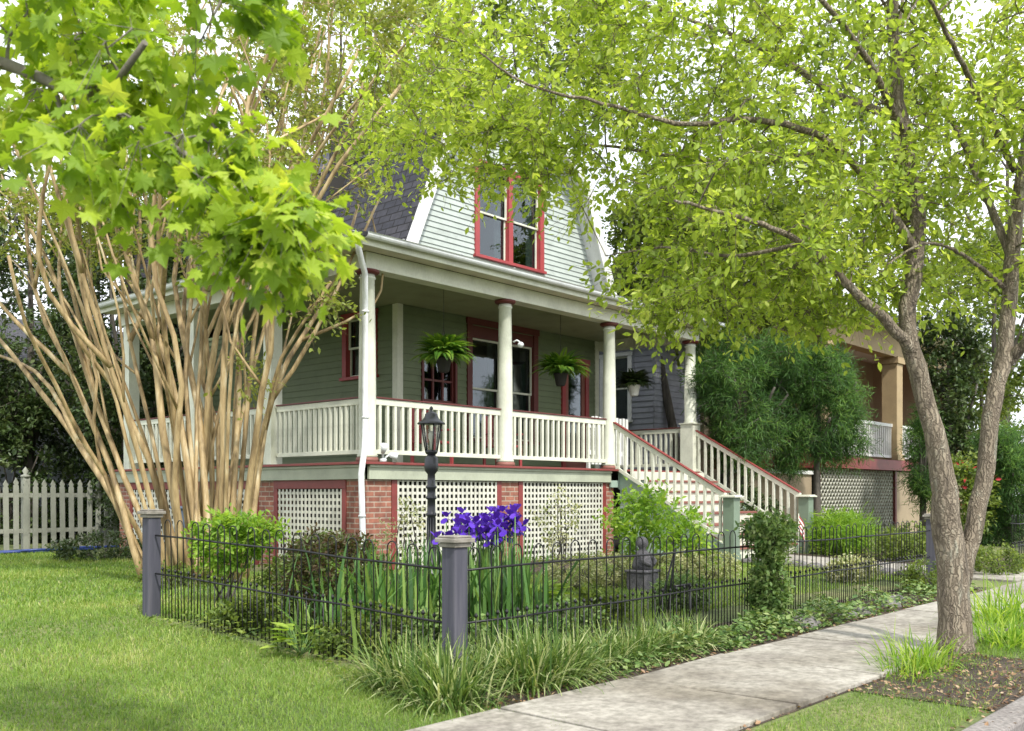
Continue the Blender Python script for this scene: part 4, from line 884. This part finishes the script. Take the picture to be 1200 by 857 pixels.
while x_ < 9.3:
    o = link('picket', pm, pf); o.location = (x_, 19, .13+R.normal(0,.008)); o.rotation_euler = (0, R.normal(0,.008), 0); x_ += .172
for z_ in (.45, 1.12): b = MB(); b.box(4.5, 9.4, 19.012, 19.05, z_, z_+.08); b.build('fence_rail', M['picket'], pf)
for x_ in (4.9, 7.55, 9.25): b = MB(); b.box(x_-.06, x_+.06, 19.02, 19.14, .05, 1.5); b.lathe((x_, 19.08, 1.5), [(.09, 0), (.09,.03), (.03,.06), (.06,.12), (.0,.2)], 10); b.build('fence_post', M['picket'], pf)

# ------------------------------------------------------------------ lamp post
lx, ly = 6.34, 6.70; lz = gz(ly)
lp = thing('lamp_post', 'black fluted garden lamp post with glass lantern standing behind the corner post', 'lamp', (lx, ly, lz))
b = MB(); b.lathe((lx, ly, lz), [(.11,-.05),(.11,.05),(.085,.07),(.07,.14),(.055,.2),(.048,.24),(.048,.34),(.058,.35),(.058,.37),(.044,.38),(.040,.9),(.050,.91),(.050,.93),(.040,.94),(.038,1.06),(.052,1.07),(.052,1.085),(.04,1.10),(.040,1.16),(.052,1.17),(.052,1.19),(.038,1.2),(.036,1.30),(.060,1.33),(.066,1.36),(.066,1.45),(.05,1.47),(.03,1.49)], 20)
for k in range(10):
    a = math.pi*2*k/10; b.tube([(lx+.041*math.cos(a), ly+.041*math.sin(a), lz+.39), (lx+.038*math.cos(a), ly+.038*math.sin(a), lz+.89)], .006, 5)
b.build('pole', M['lampmetal'], lp)
b = MB(); b.lathe((lx, ly, lz+1.48), [(.03,0),(.05,.01),(.062,.03),(.062,.042),(.02,.05)], 12)
for k in range(6):
    a = math.pi*2*k/6; b.tube([(lx+.058*math.cos(a), ly+.058*math.sin(a), lz+1.52), (lx+.100*math.cos(a), ly+.100*math.sin(a), lz+1.775)], .007, 5)
b.lathe((lx, ly, lz+1.77), [(.10,0),(.135,.002),(.135,.012),(.105,.03),(.075,.055),(.062,.085),(.062,.095),(.045,.11),(.015,.125),(.012,.14),(.020,.15),(.012,.165),(.001,.175)], 12)
lan = b.build('lantern', M['lampmetal'], lp)
b = MB(); b.lathe((lx, ly, lz+1.525), [(.052,0),(.092,.245)], 6, False); b.build('lantern_glass', M['lampglass'], lan)
b = MB(); b.lathe((lx, ly, lz+1.53), [(.015,0),(.015,.08),(.028,.11),(.028,.15),(.012,.18)], 12); b.build('bulb', M['white'], lan)

# ------------------------------------------------------------------ hanging baskets
def basket(label, x_, y_, z_, r=.42, dark=False, grp='baskets hanging from the porch ceiling'):
    t = thing('hanging_basket', label, 'plant', (x_, y_, z_), grp)
    b = MB(); b.lathe((x_, y_, z_-.22), [(.07,0),(.085,.02),(.12,.19),(.13,.2),(.13,.22),(.11,.22)], 16); b.build('pot', M['white'] if dark else M['dark'], t)
    b = MB()
    for k in range(3): a = 2.1*k; b.tube([(x_+.12*math.cos(a), y_+.12*math.sin(a), z_), (x_, y_, z_+.45)], .003, 4)
    b.tube([(x_, y_, z_+.45), (x_, y_, CEIL)], .004, 5); b.build('chain', M['chain'], t)
    fl = Field(); n = 170; az = R.random(n)*6.28; base = np.stack([x_+.06*np.cos(az), y_+.06*np.sin(az), np.full(n, z_)], 1)
    lean = R.uniform(.0, 1.15, n); ln = R.uniform(.6, 1.05, n)*r*1.45
    # fronds: midrib curve with many leaflets
    for i in range(n):
        t_ = np.linspace(.08, 1, 20); ang = lean[i]+1.5*t_**1.3; dl = ln[i]/20
        hx = np.cumsum(np.sin(ang))*dl; hz = np.cumsum(np.cos(ang))*dl; d = np.array([math.cos(az[i]), math.sin(az[i]), 0.]); s_ = np.array([-d[1], d[0], 0.])
        P = base[i]+hx[:, None]*d+hz[:, None]*np.array([0,0,1.]); tg = norm(np.gradient(P, axis=0)); w_ = .075*np.sin(np.pi*np.clip(t_*.85+.12, 0, 1))
        for sg in (1, -1): fl.add(*DIAM, P, s_*sg+tg*.45, np.cross(tg, s_)*-1+np.array([0,0,.01]), w_, np.full(len(P), R.random()))
    fl.build('fronds', LM['dark'] if dark else LM['fern'], t); return t
a_ = at(520, 412, 14.9); basket('bushy green fern in a dark hanging pot, left of the second porch column', a_[0], a_[1], a_[2]-.10, .40)
a_ = at(656, 430, 17.2); p_ = at(657, 430, 17.2); basket('bushy green fern in a dark hanging pot, right of the second porch column', p_[0], p_[1], p_[2]-.12, .42)
p_ = at(743, 455, 19.6); basket('dark trailing plant in a white hanging pot between the last two columns', p_[0], p_[1], p_[2]+.06, .32, True)

# porch furniture behind the rail
def chair(label, x_, y_, rz):
    t = thing('porch_chair', label, 'chair', (0, 0, 0), 'red chairs behind the porch rail'); 
    b = MB(); b.box(-.26,.26,-.25,.25,.38,.42); b.build('seat', M['redwin'], t, .01)
    for sx in (-.24, .24):
        for sy in (-.22, .22): b = MB(); b.box(sx-.022, sx+.022, sy-.022, sy+.022, .005, .379 if sy < 0 else .379); b.build('leg', M['redwin'], t)
        b = MB(); b.box(sx-.03, sx+.03, -.26, .24, .60, .63); b.box(sx-.02, sx+.02, -.24, -.2, .421, .599); b.build('armrest', M['redwin'], t, .005)
    b = MB()
    for k in range(5): b.box(-.24+k*.1, -.24+k*.1+.075, .235, .255, .421, .95+.03*math.sin(k*.8))
    b.box(-.25,.25,.256,.28,.80,.86); b.build('backrest', M['redwin'], t)
    t.location = (x_, y_, F); t.rotation_euler = (0, 0, rz); return t
chair('red wooden chair behind the porch rail left of the second column', 10.9, 11.5, .2)
chair('red wooden chair behind the porch rail right of the second column', 12.7, 11.6, -.3)
b = MB(); 
for k in range(11): b.box(14.55+k*.11, 14.55+k*.11+.07, 11.02, 11.04, F+.12, F+1.02+.01*(k % 2))
b.box(14.5, 15.75, 11.041, 11.06, F+.3, F+.38); b.box(14.5, 15.75, 11.041, 11.06, F+.8, F+.86); b.box(14.5, 14.56, 11.061, 11.12, F, F+.95); b.box(15.7, 15.76, 11.061, 11.12, F, F+.95)
tag(b.build('picket_gate', M['white']), 'small white picket screen standing in front of the red door', 'gate')

# ------------------------------------------------------------------ small garden things
sx, sy = at(753, 690, 11.4)[:2]; sz = gz(sy)
st_ = thing('garden_statue', 'dark stone garden ornament on a square base behind the iron fence', 'statue', (sx, sy, sz))
b = MB(); b.box(sx-.15, sx+.15, sy-.13, sy+.13, sz-.02, sz+.20); b.box(sx-.17, sx+.17, sy-.15, sy+.15, sz+.202, sz+.235); b.build('plinth', M['statue'], st_, .012)
b = MB(); b.lathe((sx, sy, sz+.235), [(.12,0),(.125,.06),(.095,.13),(.08,.19),(.045,.23),(.042,.25),(.065,.28),(.068,.32),(.05,.36),(.015,.385)], 14); b.tube([(sx-.09, sy-.03, sz+.42), (sx-.12, sy-.09, sz+.33), (sx-.03, sy-.13, sz+.29)], [.026,.03,.022], 8); b.tube([(sx+.09, sy-.03, sz+.42), (sx+.12, sy-.09, sz+.33), (sx+.03, sy-.13, sz+.29)], [.026,.03,.022], 8); b.build('figure', M['statue'], st_)
fx, fy = at(936, 640, 16.6)[:2]; fz = gz(fy)
fg = thing('small_flag', 'small red and white striped flag drooping in front of the right newel post', 'flag', (fx, fy, fz))
b = MB(); b.tube([(fx, fy, fz), (fx, fy, fz+.75)], .006, 6); b.build('stick', M['cream'], fg)
for k in range(7):
    b = MB(); vs = []
    for i in range(9): vs += [(fx+.006+i*.030+.012*math.sin(i+k*.1), fy+.03*math.sin(i*.9), fz+.74-k*.04-.028*i*i*.06*4), (fx+.006+i*.030+.012*math.sin(i+k*.1), fy+.03*math.sin(i*.9), fz+.70-k*.04-.028*i*i*.06*4)]
    b.add(vs, [(2*i, 2*i+2, 2*i+3, 2*i+1) for i in range(8)], True); b.build('stripe', M['redwin'] if k % 2 == 0 else M['white'], fg)
# blue hose on the grass
b = MB(); pts = []
for t in np.linspace(0, 1, 60): pts.append((4.8+4.6*t, 18.2+.16*math.sin(t*9)+.1*math.sin(t*23), .15+.012*math.sin(t*30)))
b.tube(pts, .022, 8); b.tube([(p0+.3, p1-.14, p2+.03) for p0, p1, p2 in pts[:45]], .022, 8); tag(b.build('garden_hose', M['hose']), 'blue garden hose lying on the grass before the white picket fence', 'hose')
# blue bin / grey crate beside the left pier
b = MB(); b.box(7.65, 8.15, 13.3, 13.8, .12, .95); b.box(7.60, 8.2, 13.25, 13.85, .951, 1.0); tag(b.build('storage_box', paint('blue_grey_plastic', (.12,.17,.26), .5), None, .02), 'blue grey lidded box beside the porch lattice behind the tan stems', 'box')
# edging stones along the path
def rock(name, label, x_, y_, r, grp, mat):
    z = gz(y_); b = MB(); n = 9; ph = rnd.random()*6
    prof = [(r*.85, -.03), (r*1.0, r*.15), (r*.9, r*.42), (r*.5, r*.6), (.01, r*.64)]
    k = b.n; b.lathe((x_, y_, z), prof, n); b.v = [(x_+(a-x_)*(1+.18*math.sin(3*math.atan2(c-y_, a-x_)+ph))*1.3, y_+(c-y_)*(1+.15*math.sin(2*math.atan2(c-y_, a-x_)+ph)), e+R.normal(0,.006)) for a, c, e in b.v]
    return tag(b.build(name, mat, None, .01), label, 'stone', grp)
for i in range(11): rock('edging_stone', 'grey stone in the edging row along the garden path', 13.95+R.normal(0,.04), 4.75+i*.27, .13+R.random()*.03, 'grey edging stones beside the path', M['stone'])
for i in range(5): rock('edging_stone', 'dark stone lying among the ivy under the right part of the iron fence', 8.3+i*.62+R.normal(0,.1), 3.86+R.normal(0,.04), .09+R.random()*.05, 'dark stones at the foot of the iron fence', M['stone'])
# ------------------------------------------------------------------ garden plants
def P3(px, py, D): p_ = at(px, py, D); return (p_[0], p_[1], gz(p_[1]))
def up(b, h, dx=0, dy=0): return np.array([b[0]+dx, b[1]+dy, b[2]+h])
# irises
def iris(label, c, n_leaf, spread, blooms, h=.82):
    t = thing('iris_clump', label, 'plant', c, 'clumps of tall iris'); fl = Field(); c = np.array(c)
    base = c+np.stack([R.normal(0, spread[0], n_leaf), R.normal(0, spread[1], n_leaf), np.zeros(n_leaf)], 1); az = R.random(n_leaf)*6.28
    blades(fl, base, az, np.abs(R.normal(.10, .20, n_leaf)), R.uniform(.42, 1.04, n_leaf)*h, .031, .9)
    fl.build('leaves', LM['iris'], t)
    for k in range(blooms):
        q = c+np.array([R.normal(0, spread[0]*.95), R.normal(0, spread[1]*.7), 0]); top = q+np.array([R.normal(0,.03), R.normal(0,.03), R.uniform(.76, 1.0)])
        b = MB(); b.tube([q, (q+top)/2+R.normal(0,.01,3), top], [.007,.006,.005], 6); s_ = b.build('stalk', BK_green, t)
        f2 = Field(); m = 6
        for lv, (pitch, sc) in enumerate(((.95, .066), (-.6, .074))):
            az2 = np.arange(3)*2.09+R.random()*6+lv*1.05; d = np.stack([np.cos(az2)*math.cos(pitch), np.sin(az2)*math.cos(pitch), np.full(3, math.sin(pitch))], 1)
            nrm = np.stack([-np.cos(az2)*math.sin(pitch), -np.sin(az2)*math.sin(pitch), np.full(3, math.cos(pitch))], 1)
            f2.add([(0,0,0),(.3,.25,.04),(.42,.65,.0),(.22,1,-.08),(-.22,1,-.08),(-.42,.65,0),(-.3,.25,.04)], [(0,1,2,3),(0,3,4),(0,4,5,6)], np.repeat((top+np.array([0,0,.01]))[None], 3, 0)+d*.005, d, nrm, sc*R.uniform(.9,1.15))
        f2.build('bloom', LM['petal'], s_)
BK_green = paint('green_stalk', (.12,.22,.06), .6)
iris('tall purple iris clump in bloom just right of the lamp post', P3(552, 720, 8.0), 190, (.19,.25), 32)
iris('tall purple iris clump in bloom, the one further right below the middle brick pier', P3(592, 715, 8.2), 130, (.15,.2), 24)
iris('leafy iris clump without flowers between the lamp post and the bronze bush', P3(468, 735, 7.6), 170, (.30,.28), 0, .84)
iris('sparse iris leaves left of the flowerless clump, below the downspout', P3(408, 740, 7.8), 60, (.22,.25), 0, .72)
# arching striped grass tufts
def tuft(label, c, n=130, ln=.38, mat='liriope', w=.011, sp=.06, grp='arching grass tufts at the fence foot', leanm=.55):
    t = thing('grass_tuft', label, 'plant', c, grp); fl = Field(); c = np.array(c)
    base = c+np.stack([R.normal(0, sp, n), R.normal(0, sp, n), np.full(n, -.01)], 1); az = np.arctan2(base[:, 1]-c[1], base[:, 0]-c[0])+R.normal(0,.8,n)
    blades(fl, base, az, np.clip(R.normal(leanm, .3, n), .03, 1.2), R.uniform(.6, 1.1, n)*ln, w, 1.0); fl.build('blades', LM[mat], t); return t
row = [(3.98,4.15),(3.86,3.92),(4.55,3.90),(4.78,3.96),(4.0,4.5),(4.5,4.12),(4.98,3.95),(5.25,3.98),(5.5,4.02),(5.75,3.98),(6.02,4.0),(6.28,4.03),(6.5,3.96)]
lab = {0: 'arching striped grass tuft just left of the grey corner post', 1: 'arching striped grass tuft at the lawn corner, leftmost of the row at the corner post', 2: 'large striped grass tuft just right of the grey corner post by the sidewalk', 3: 'striped grass tuft spilling to the sidewalk edge, second right of the corner post', 4: 'arching grass tuft behind and left of the corner post', 5: 'grass tuft tight against the fence bars right of the corner post'}
for i, (x_, y_) in enumerate(row):
    tuft(lab.get(i, 'striped grass tuft between fence and sidewalk, well right of the corner post'), (x_, y_, gz(y_)), 330 if i < 6 else 220, .42 if i < 6 else .34, sp=.09 if i < 6 else .07)
tuft('plain green grass tuft on the mulch left of the street tree trunk', (*P3(1078, 800, 6.7)[:2], 0), 200, .32, 'bright', .010, .10, 'green grass tufts near the street tree')
tuft('low green grass tuft just below the one left of the trunk', (*P3(1062, 812, 6.4)[:2], 0), 110, .20, 'bright', .009, .09, 'green grass tufts near the street tree')
for i, (px, py, D) in enumerate(((1172,745,8.6),(1192,735,8.9),(1160,770,7.9),(1188,775,7.6))):
    tuft('tall grass tuft right of the street tree trunk' if i < 2 else 'short grass tuft right of the street tree roots', (*P3(px, py, D)[:2], 0), 170, .50 if i < 2 else .26, 'bright', .012, .13, 'green grass tufts near the street tree')
# bushes
EL = lambda b, h, r, n, hol=.3: (up(b, h), r, n, hol)
b0 = P3(262, 735, 9.4); bush('leafy_shrub', 'fresh green leafy shrub growing through the side fence', 'shrub', b0, [EL(b0,.60,(.26,.34,.22),60), (up(b0,.72,.18,-.3),(.2,.2,.15),20,.2)], OVAL, 5, 7, .14, .06, 'bright')
b0 = P3(392, 745, 8.3); bush('bronze_shrub', 'rounded dark bronze and green bush behind the side fence', 'shrub', b0, [EL(b0,.42,(.42,.42,.36),170,.5)], OVAL, 5, 9, .12, .042, 'burg')
b0 = P3(400, 720, 9.2); bush('leafy_shrub', 'small yellow green shrub at the foot of the corner brick pier', 'shrub', b0, [EL(b0,.42,(.42,.30,.20),50)], OVAL, 5, 7, .13, .05, 'bright')
b0 = P3(755, 680, 12.4); bush('leafy_shrub', 'bushy bright yellow green shrub in front of the lattice beside the stair', 'shrub', b0, [EL(b0,.72,(.62,.42,.40),52,.2), (up(b0,.5,.75,-.2),(.35,.3,.3),20,.2)], OVAL, 5, 7, .26, .080, 'bright')
b0 = P3(655, 680, 12.6); bush('thin_shrub', 'thin yellow green shrub climbing before the right lattice panel', 'shrub', b0, [EL(b0,.75,(.38,.2,.36),26,.1)], OVAL, 4, 6, .2, .045, 'varieg')
b0 = P3(480, 690, 11.6); bush('thin_shrub', 'thin yellow green shrub before the left lattice panel by the lamp', 'shrub', b0, [EL(b0,.70,(.30,.2,.30),18,.1)], OVAL, 4, 6, .2, .045, 'varieg')
for i, (px, py, D, l) in enumerate(((672,695,11.3,'below the right lattice panel, leftmost'), (712,694,11.6,'below the right lattice panel, middle one'), (795,690,12.3,'beside the stone ornament'), (836,690,12.6,'at the stair foot'))):
    b0 = P3(px, py, D); bush('variegated_shrub', 'low cream and green leaved mound '+l, 'shrub', b0, [EL(b0,.20,(.36,.30,.17),60,.4)], OVAL, 5, 8, .10, .035, 'varieg', group='low cream leaved mounds along the lattice')
b0 = P3(903, 735, 8.8); bush('fence_vine', 'tall green leafy vine bush climbing the iron fence near its middle', 'shrub', b0, [EL(b0,.38,(.17,.13,.38),90,.1), EL(b0,.82,(.26,.18,.17),70,.1)], OVAL, 6, 8, .11, .05, 'ivy')
b0 = P3(985, 665, 17.6); bush('lily_clump', 'bright yellow green lily foliage beyond the path', 'plant', b0, [EL(b0,.36,(.75,.45,.24),80,.3)], NEEDLE, 5, 8, .22, .22, 'bright')
b0 = P3(1060, 668, 16.6); bush('low_shrub', 'low green shrub in the bed before the tan house', 'shrub', b0, [EL(b0,.30,(.8,.4,.26),70,.3)], OVAL, 5, 8, .16, .06, 'mid')
b0 = P3(1085, 700, 11.6); bush('low_shrub', 'small green shrub at the right end post of the iron fence', 'shrub', b0, [EL(b0,.22,(.35,.22,.18),40,.3)], OVAL, 5, 8, .12, .04, 'mid')
b0 = P3(1166, 672, 14.2); bush('low_shrub', 'rounded low bush beside the far stretch of sidewalk', 'shrub', b0, [EL(b0,.20,(.55,.4,.22),70,.4)], OVAL, 5, 8, .12, .045, 'mid')
b0 = P3(1135, 640, 20.5); bush('flowering_shrub', 'dark shrub with red flowers behind the forked trunk', 'shrub', b0, [EL(b0,1.1,(.8,.5,.8),110,.4)], OVAL, 5, 8, .25, .09, 'mid')
b0 = P3(880, 640, 18.8); bush('low_shrub', 'dark green undergrowth below the conifers beside the stair', 'shrub', b0, [EL(b0,.6,(.9,.5,.5),90,.4)], OVAL, 5, 8, .2, .07, 'dark')
b0 = P3(120, 660, 15.5); bush('low_shrub', 'spreading dark green low bush behind the tan stems on the left lawn', 'shrub', b0, [EL(b0,.20,(.85,.5,.20),90,.3)], OVAL, 5, 8, .14, .05, 'dark')
b0 = P3(15, 640, 20.8); bush('evergreen_hedge', 'tall dark evergreen hedge behind the white picket fence', 'hedge', b0, [(up(b0,1.5,.0,.0),(2.6,.8,1.6),420,.5)], OVAL, 6, 9, .3, .12, 'dark', stems=9, sr=.03)
b0 = P3(185, 640, 20.0); bush('leafy_shrub', 'large dim shrub behind the tan stems beside the porch end', 'shrub', b0, [EL(b0,1.1,(1.3,.7,1.0),130,.4)], OVAL, 5, 8, .3, .08, 'dark', stems=8, sr=.02)
b0 = P3(212, 690, 11.3); bush('low_shrub', 'small low plants around the foot of the tan stems', 'shrub', b0, [EL(b0,.12,(.55,.4,.12),40,.1)], OVAL, 4, 7, .12, .05, 'mid')
# hostas
def hosta(label, c, n=34, s=.17):
    t = thing('hosta_plant', label, 'plant', c, 'broad leaved hostas'); c = np.array(c); az = R.random(n)*6.28; el = R.uniform(.2, 1.1, n); d = np.stack([np.cos(az)*np.cos(el), np.sin(az)*np.cos(el), np.sin(el)], 1)
    fl = Field(); st = c+d*(.10+R.random((n, 1))*.12)+np.array([0,0,.04]); dd = norm(d*np.array([1,1,.2])); fl.add([(0,0,0),(.28,.2,.03),(.36,.5,.02),(.2,.85,-.05),(0,1.05,-.12),(-.2,.85,-.05),(-.36,.5,.02),(-.28,.2,.03),(0,.5,-.05)], [(0,1,2,8),(8,2,3,4),(8,4,5,6),(0,8,6,7)], st, dd, norm(np.array([0,0,1.])+d*.3), s*R.uniform(.8,1.2,n)); fl.build('leaves', LM['hosta'], t)
    b = MB()
    for i in range(n): b.tube([c, st[i]], .004, 4, False)
    b.build('stalks', BK_green, t)
hosta('yellow green hosta just right of the blooming irises', P3(632, 700, 9.8), 40, .20)
hosta('small hosta at the foot of the first stretch of fence', P3(352, 770, 6.9), 22, .12)
# ground cover: ivy along the fence foot, the far bed
def cover(name, label, boxes, leaf, size, mat, dens, h=.10):
    fl = Field()
    for (x0, x1, y0, y1) in boxes:
        n = int((x1-x0)*(y1-y0)*dens); p_ = np.stack([R.uniform(x0, x1, n), R.uniform(y0, y1, n)], 1); k = .5+.5*np.sin(p_[:, 0]*5.1+1.7*np.sin(p_[:, 1]*7))
        e = .5-np.abs((p_[:, 1]-y0)/(y1-y0)-.5); z = np.array([gz(v) for v in p_[:, 1]])+R.random(n)*h*(.35+.65*k)*np.clip(e*5, .25, 1)+.008
        az = R.random(n)*6.28; d = np.stack([np.cos(az), np.sin(az), R.normal(.1,.35,n)], 1); fl.add(*leaf, np.column_stack([p_, z]), d, norm(np.array([0,0,1.])+sphere(n)*.6), size*R.uniform(.6,1.3,n))
    return tag(fl.build(name, LM[mat]), label, None, kind='stuff')
cover('ivy_cover', 'variegated ivy spreading along the sidewalk foot of the iron fence', [(4.9,12.7,3.66,4.25),(5.6,9.6,3.68,4.2),(6.6,9.2,3.70,4.15)], OVAL, .055, 'ivy', 620, .22)
cover('side_cover', 'low leafy ground cover along the side fence and behind the corner post', [(3.95,4.7,4.4,7.6),(4.3,7.0,4.35,6.4)], OVAL, .05, 'mid', 420, .20)
cover('bed_cover', 'low mixed plants in the beds by the house and path', [(7.2,13.4,8.9,10.1),(16.1,19.6,4.6,8.8),(13.0,13.8,4.4,7.0)], OVAL, .05, 'mid', 260, .14)
cover('leaf_litter', 'dry brown leaf litter on the mulch strip by the kerb', [(5.7,7.6,1.6,2.4),(3.8,12.7,3.62,3.85),(4.2,8,2.38,2.52),(5,9,1.42,1.62)], OVAL, .032, 'litter', 420, .012)
# lawn: grass blades, dense near the viewer
def lawn(name, label, regs, mat='grass'):
    fl = Field()
    for (x0, x1, y0, y1, dens, h, w) in regs:
        n = int((x1-x0)*(y1-y0)*dens); p_ = np.stack([R.uniform(x0, x1, n), R.uniform(y0, y1, n)], 1)
        k = .5+.25*np.sin(p_[:, 0]*1.9+np.sin(p_[:, 1]*1.3)*2)+.25*np.sin(p_[:, 1]*2.7+p_[:, 0]*.7)
        z = np.where(p_[:, 1] <= 4.3, 0, np.where(p_[:, 1] < 8, .12*(p_[:, 1]-4.3)/3.7, .12)); base = np.column_stack([p_, z-.004])
        pt = np.sin(p_[:, 0]*3.1+1.3*np.sin(p_[:, 1]*2.2))*np.sin(p_[:, 1]*3.7+1.1*np.sin(p_[:, 0]*2.9)); sh = np.clip(.22+.40*k+.55*np.clip(pt-.55, 0, 1)*(R.random(n) < .7)+R.normal(0,.2,n), 0, 1)
        blades(fl, base, R.random(n)*6.28, R.uniform(.1,.9,n), h*R.uniform(.6,1.3,n)*(.75+.5*k), w, .8, 2, np.repeat(sh, 1))
    return tag(fl.build(name, LM[mat]), label, None, kind='stuff')
lawn('lawn', 'mown green lawn to the left of the side fence and inside the iron fence', [
 (1.4,4.0,3.0,4.6,9000,.045,.0045), (1.2,4.12,4.6,6.5,6500,.048,.006), (1.2,4.15,6.5,9.5,3600,.05,.008), (1.5,7.5,9.5,18.8,1300,.06,.016), (4.1,7.4,7.6,9.6,1900,.05,.012), (4.4,13.5,5.0,8.6,1700,.055,.010), (13.1,13.9,4.4,7.6,1500,.05,.01), (-1.5,1.4,5,10,1200,.05,.012)])
lawn('verge_grass', 'patchy grass strip between sidewalk and kerb', [(3.6,5.9,1.62,2.36,5500,.035,.005), (5.7,7.7,2.1,2.38,2800,.04,.006), (7.6,14,1.62,2.38,3800,.05,.007), (5.9,7.7,1.62,2.1,900,.04,.006)])
# warm flowers on the red shrub
fl = Field(); b0 = np.array(P3(1135, 640, 20.5)); q = b0+np.array([0,0,1.35])+sphere(60)*np.array([.7,.5,.5]); fl.add(*OVAL, q, sphere(60), sphere(60), .13)
SHR = [o for o in bpy.data.objects if o.name.startswith('flowering_shrub')][0]; fl.build('flowers', leafmat('red_petal', [(.4,.03,.04), (.55,.05,.06)], .2, tcol=1.0), SHR)['kind'] = 'stuff'
# mixed fill planting behind the side fence and the corner post
b0 = P3(440, 760, 7.1); bush('low_shrub', 'dark leafy perennials under the side fence left of the corner post', 'shrub', b0, [EL(b0,.16,(.5,.25,.15),70,.2)], OVAL, 5, 7, .10, .045, 'mid')
b0 = P3(655, 735, 7.6); bush('low_shrub', 'low leafy perennials behind the fence to the right of the irises', 'shrub', b0, [EL(b0,.16,(.45,.22,.14),60,.2)], OVAL, 5, 7, .10, .04, 'ivy')
tuft('loose green grass tuft behind the fence bars right of the corner post', P3(615, 745, 7.2), 150, .42, 'iris', .012, .12, 'loose grass tufts behind the fence')
tuft('loose green grass tuft left of the dark perennials by the side fence', P3(375, 765, 7.4), 120, .40, 'iris', .012, .12, 'loose grass tufts behind the fence')
for i, (px, py, D, m_, l, r) in enumerate(((300,760,7.9,'mid','dark green low plant by the side fence nearest the left post',(.35,.2,.14)), (345,700,9.6,'mid','leafy green perennial behind the bronze bush',(.35,.3,.22)),
      (520,760,6.9,'ivy','variegated leafy plant between the irises and the corner post',(.30,.2,.16)), (700,720,8.9,'mid','low green perennial mound in the inner lawn behind the fence',(.30,.22,.13)),
      (800,712,9.8,'ivy','pale leafed perennial mound right of the stone ornament',(.40,.22,.16)), (1000,690,12.8,'varieg','cream leaved perennial mound behind the fence before the path stones',(.5,.25,.16)))):
    b0 = P3(px, py, D); bush('low_perennial', l, 'plant', b0, [EL(b0,r[2],r,75,.2)], OVAL, 5, 8, .10, .045, m_, group='low perennials inside the iron fence')
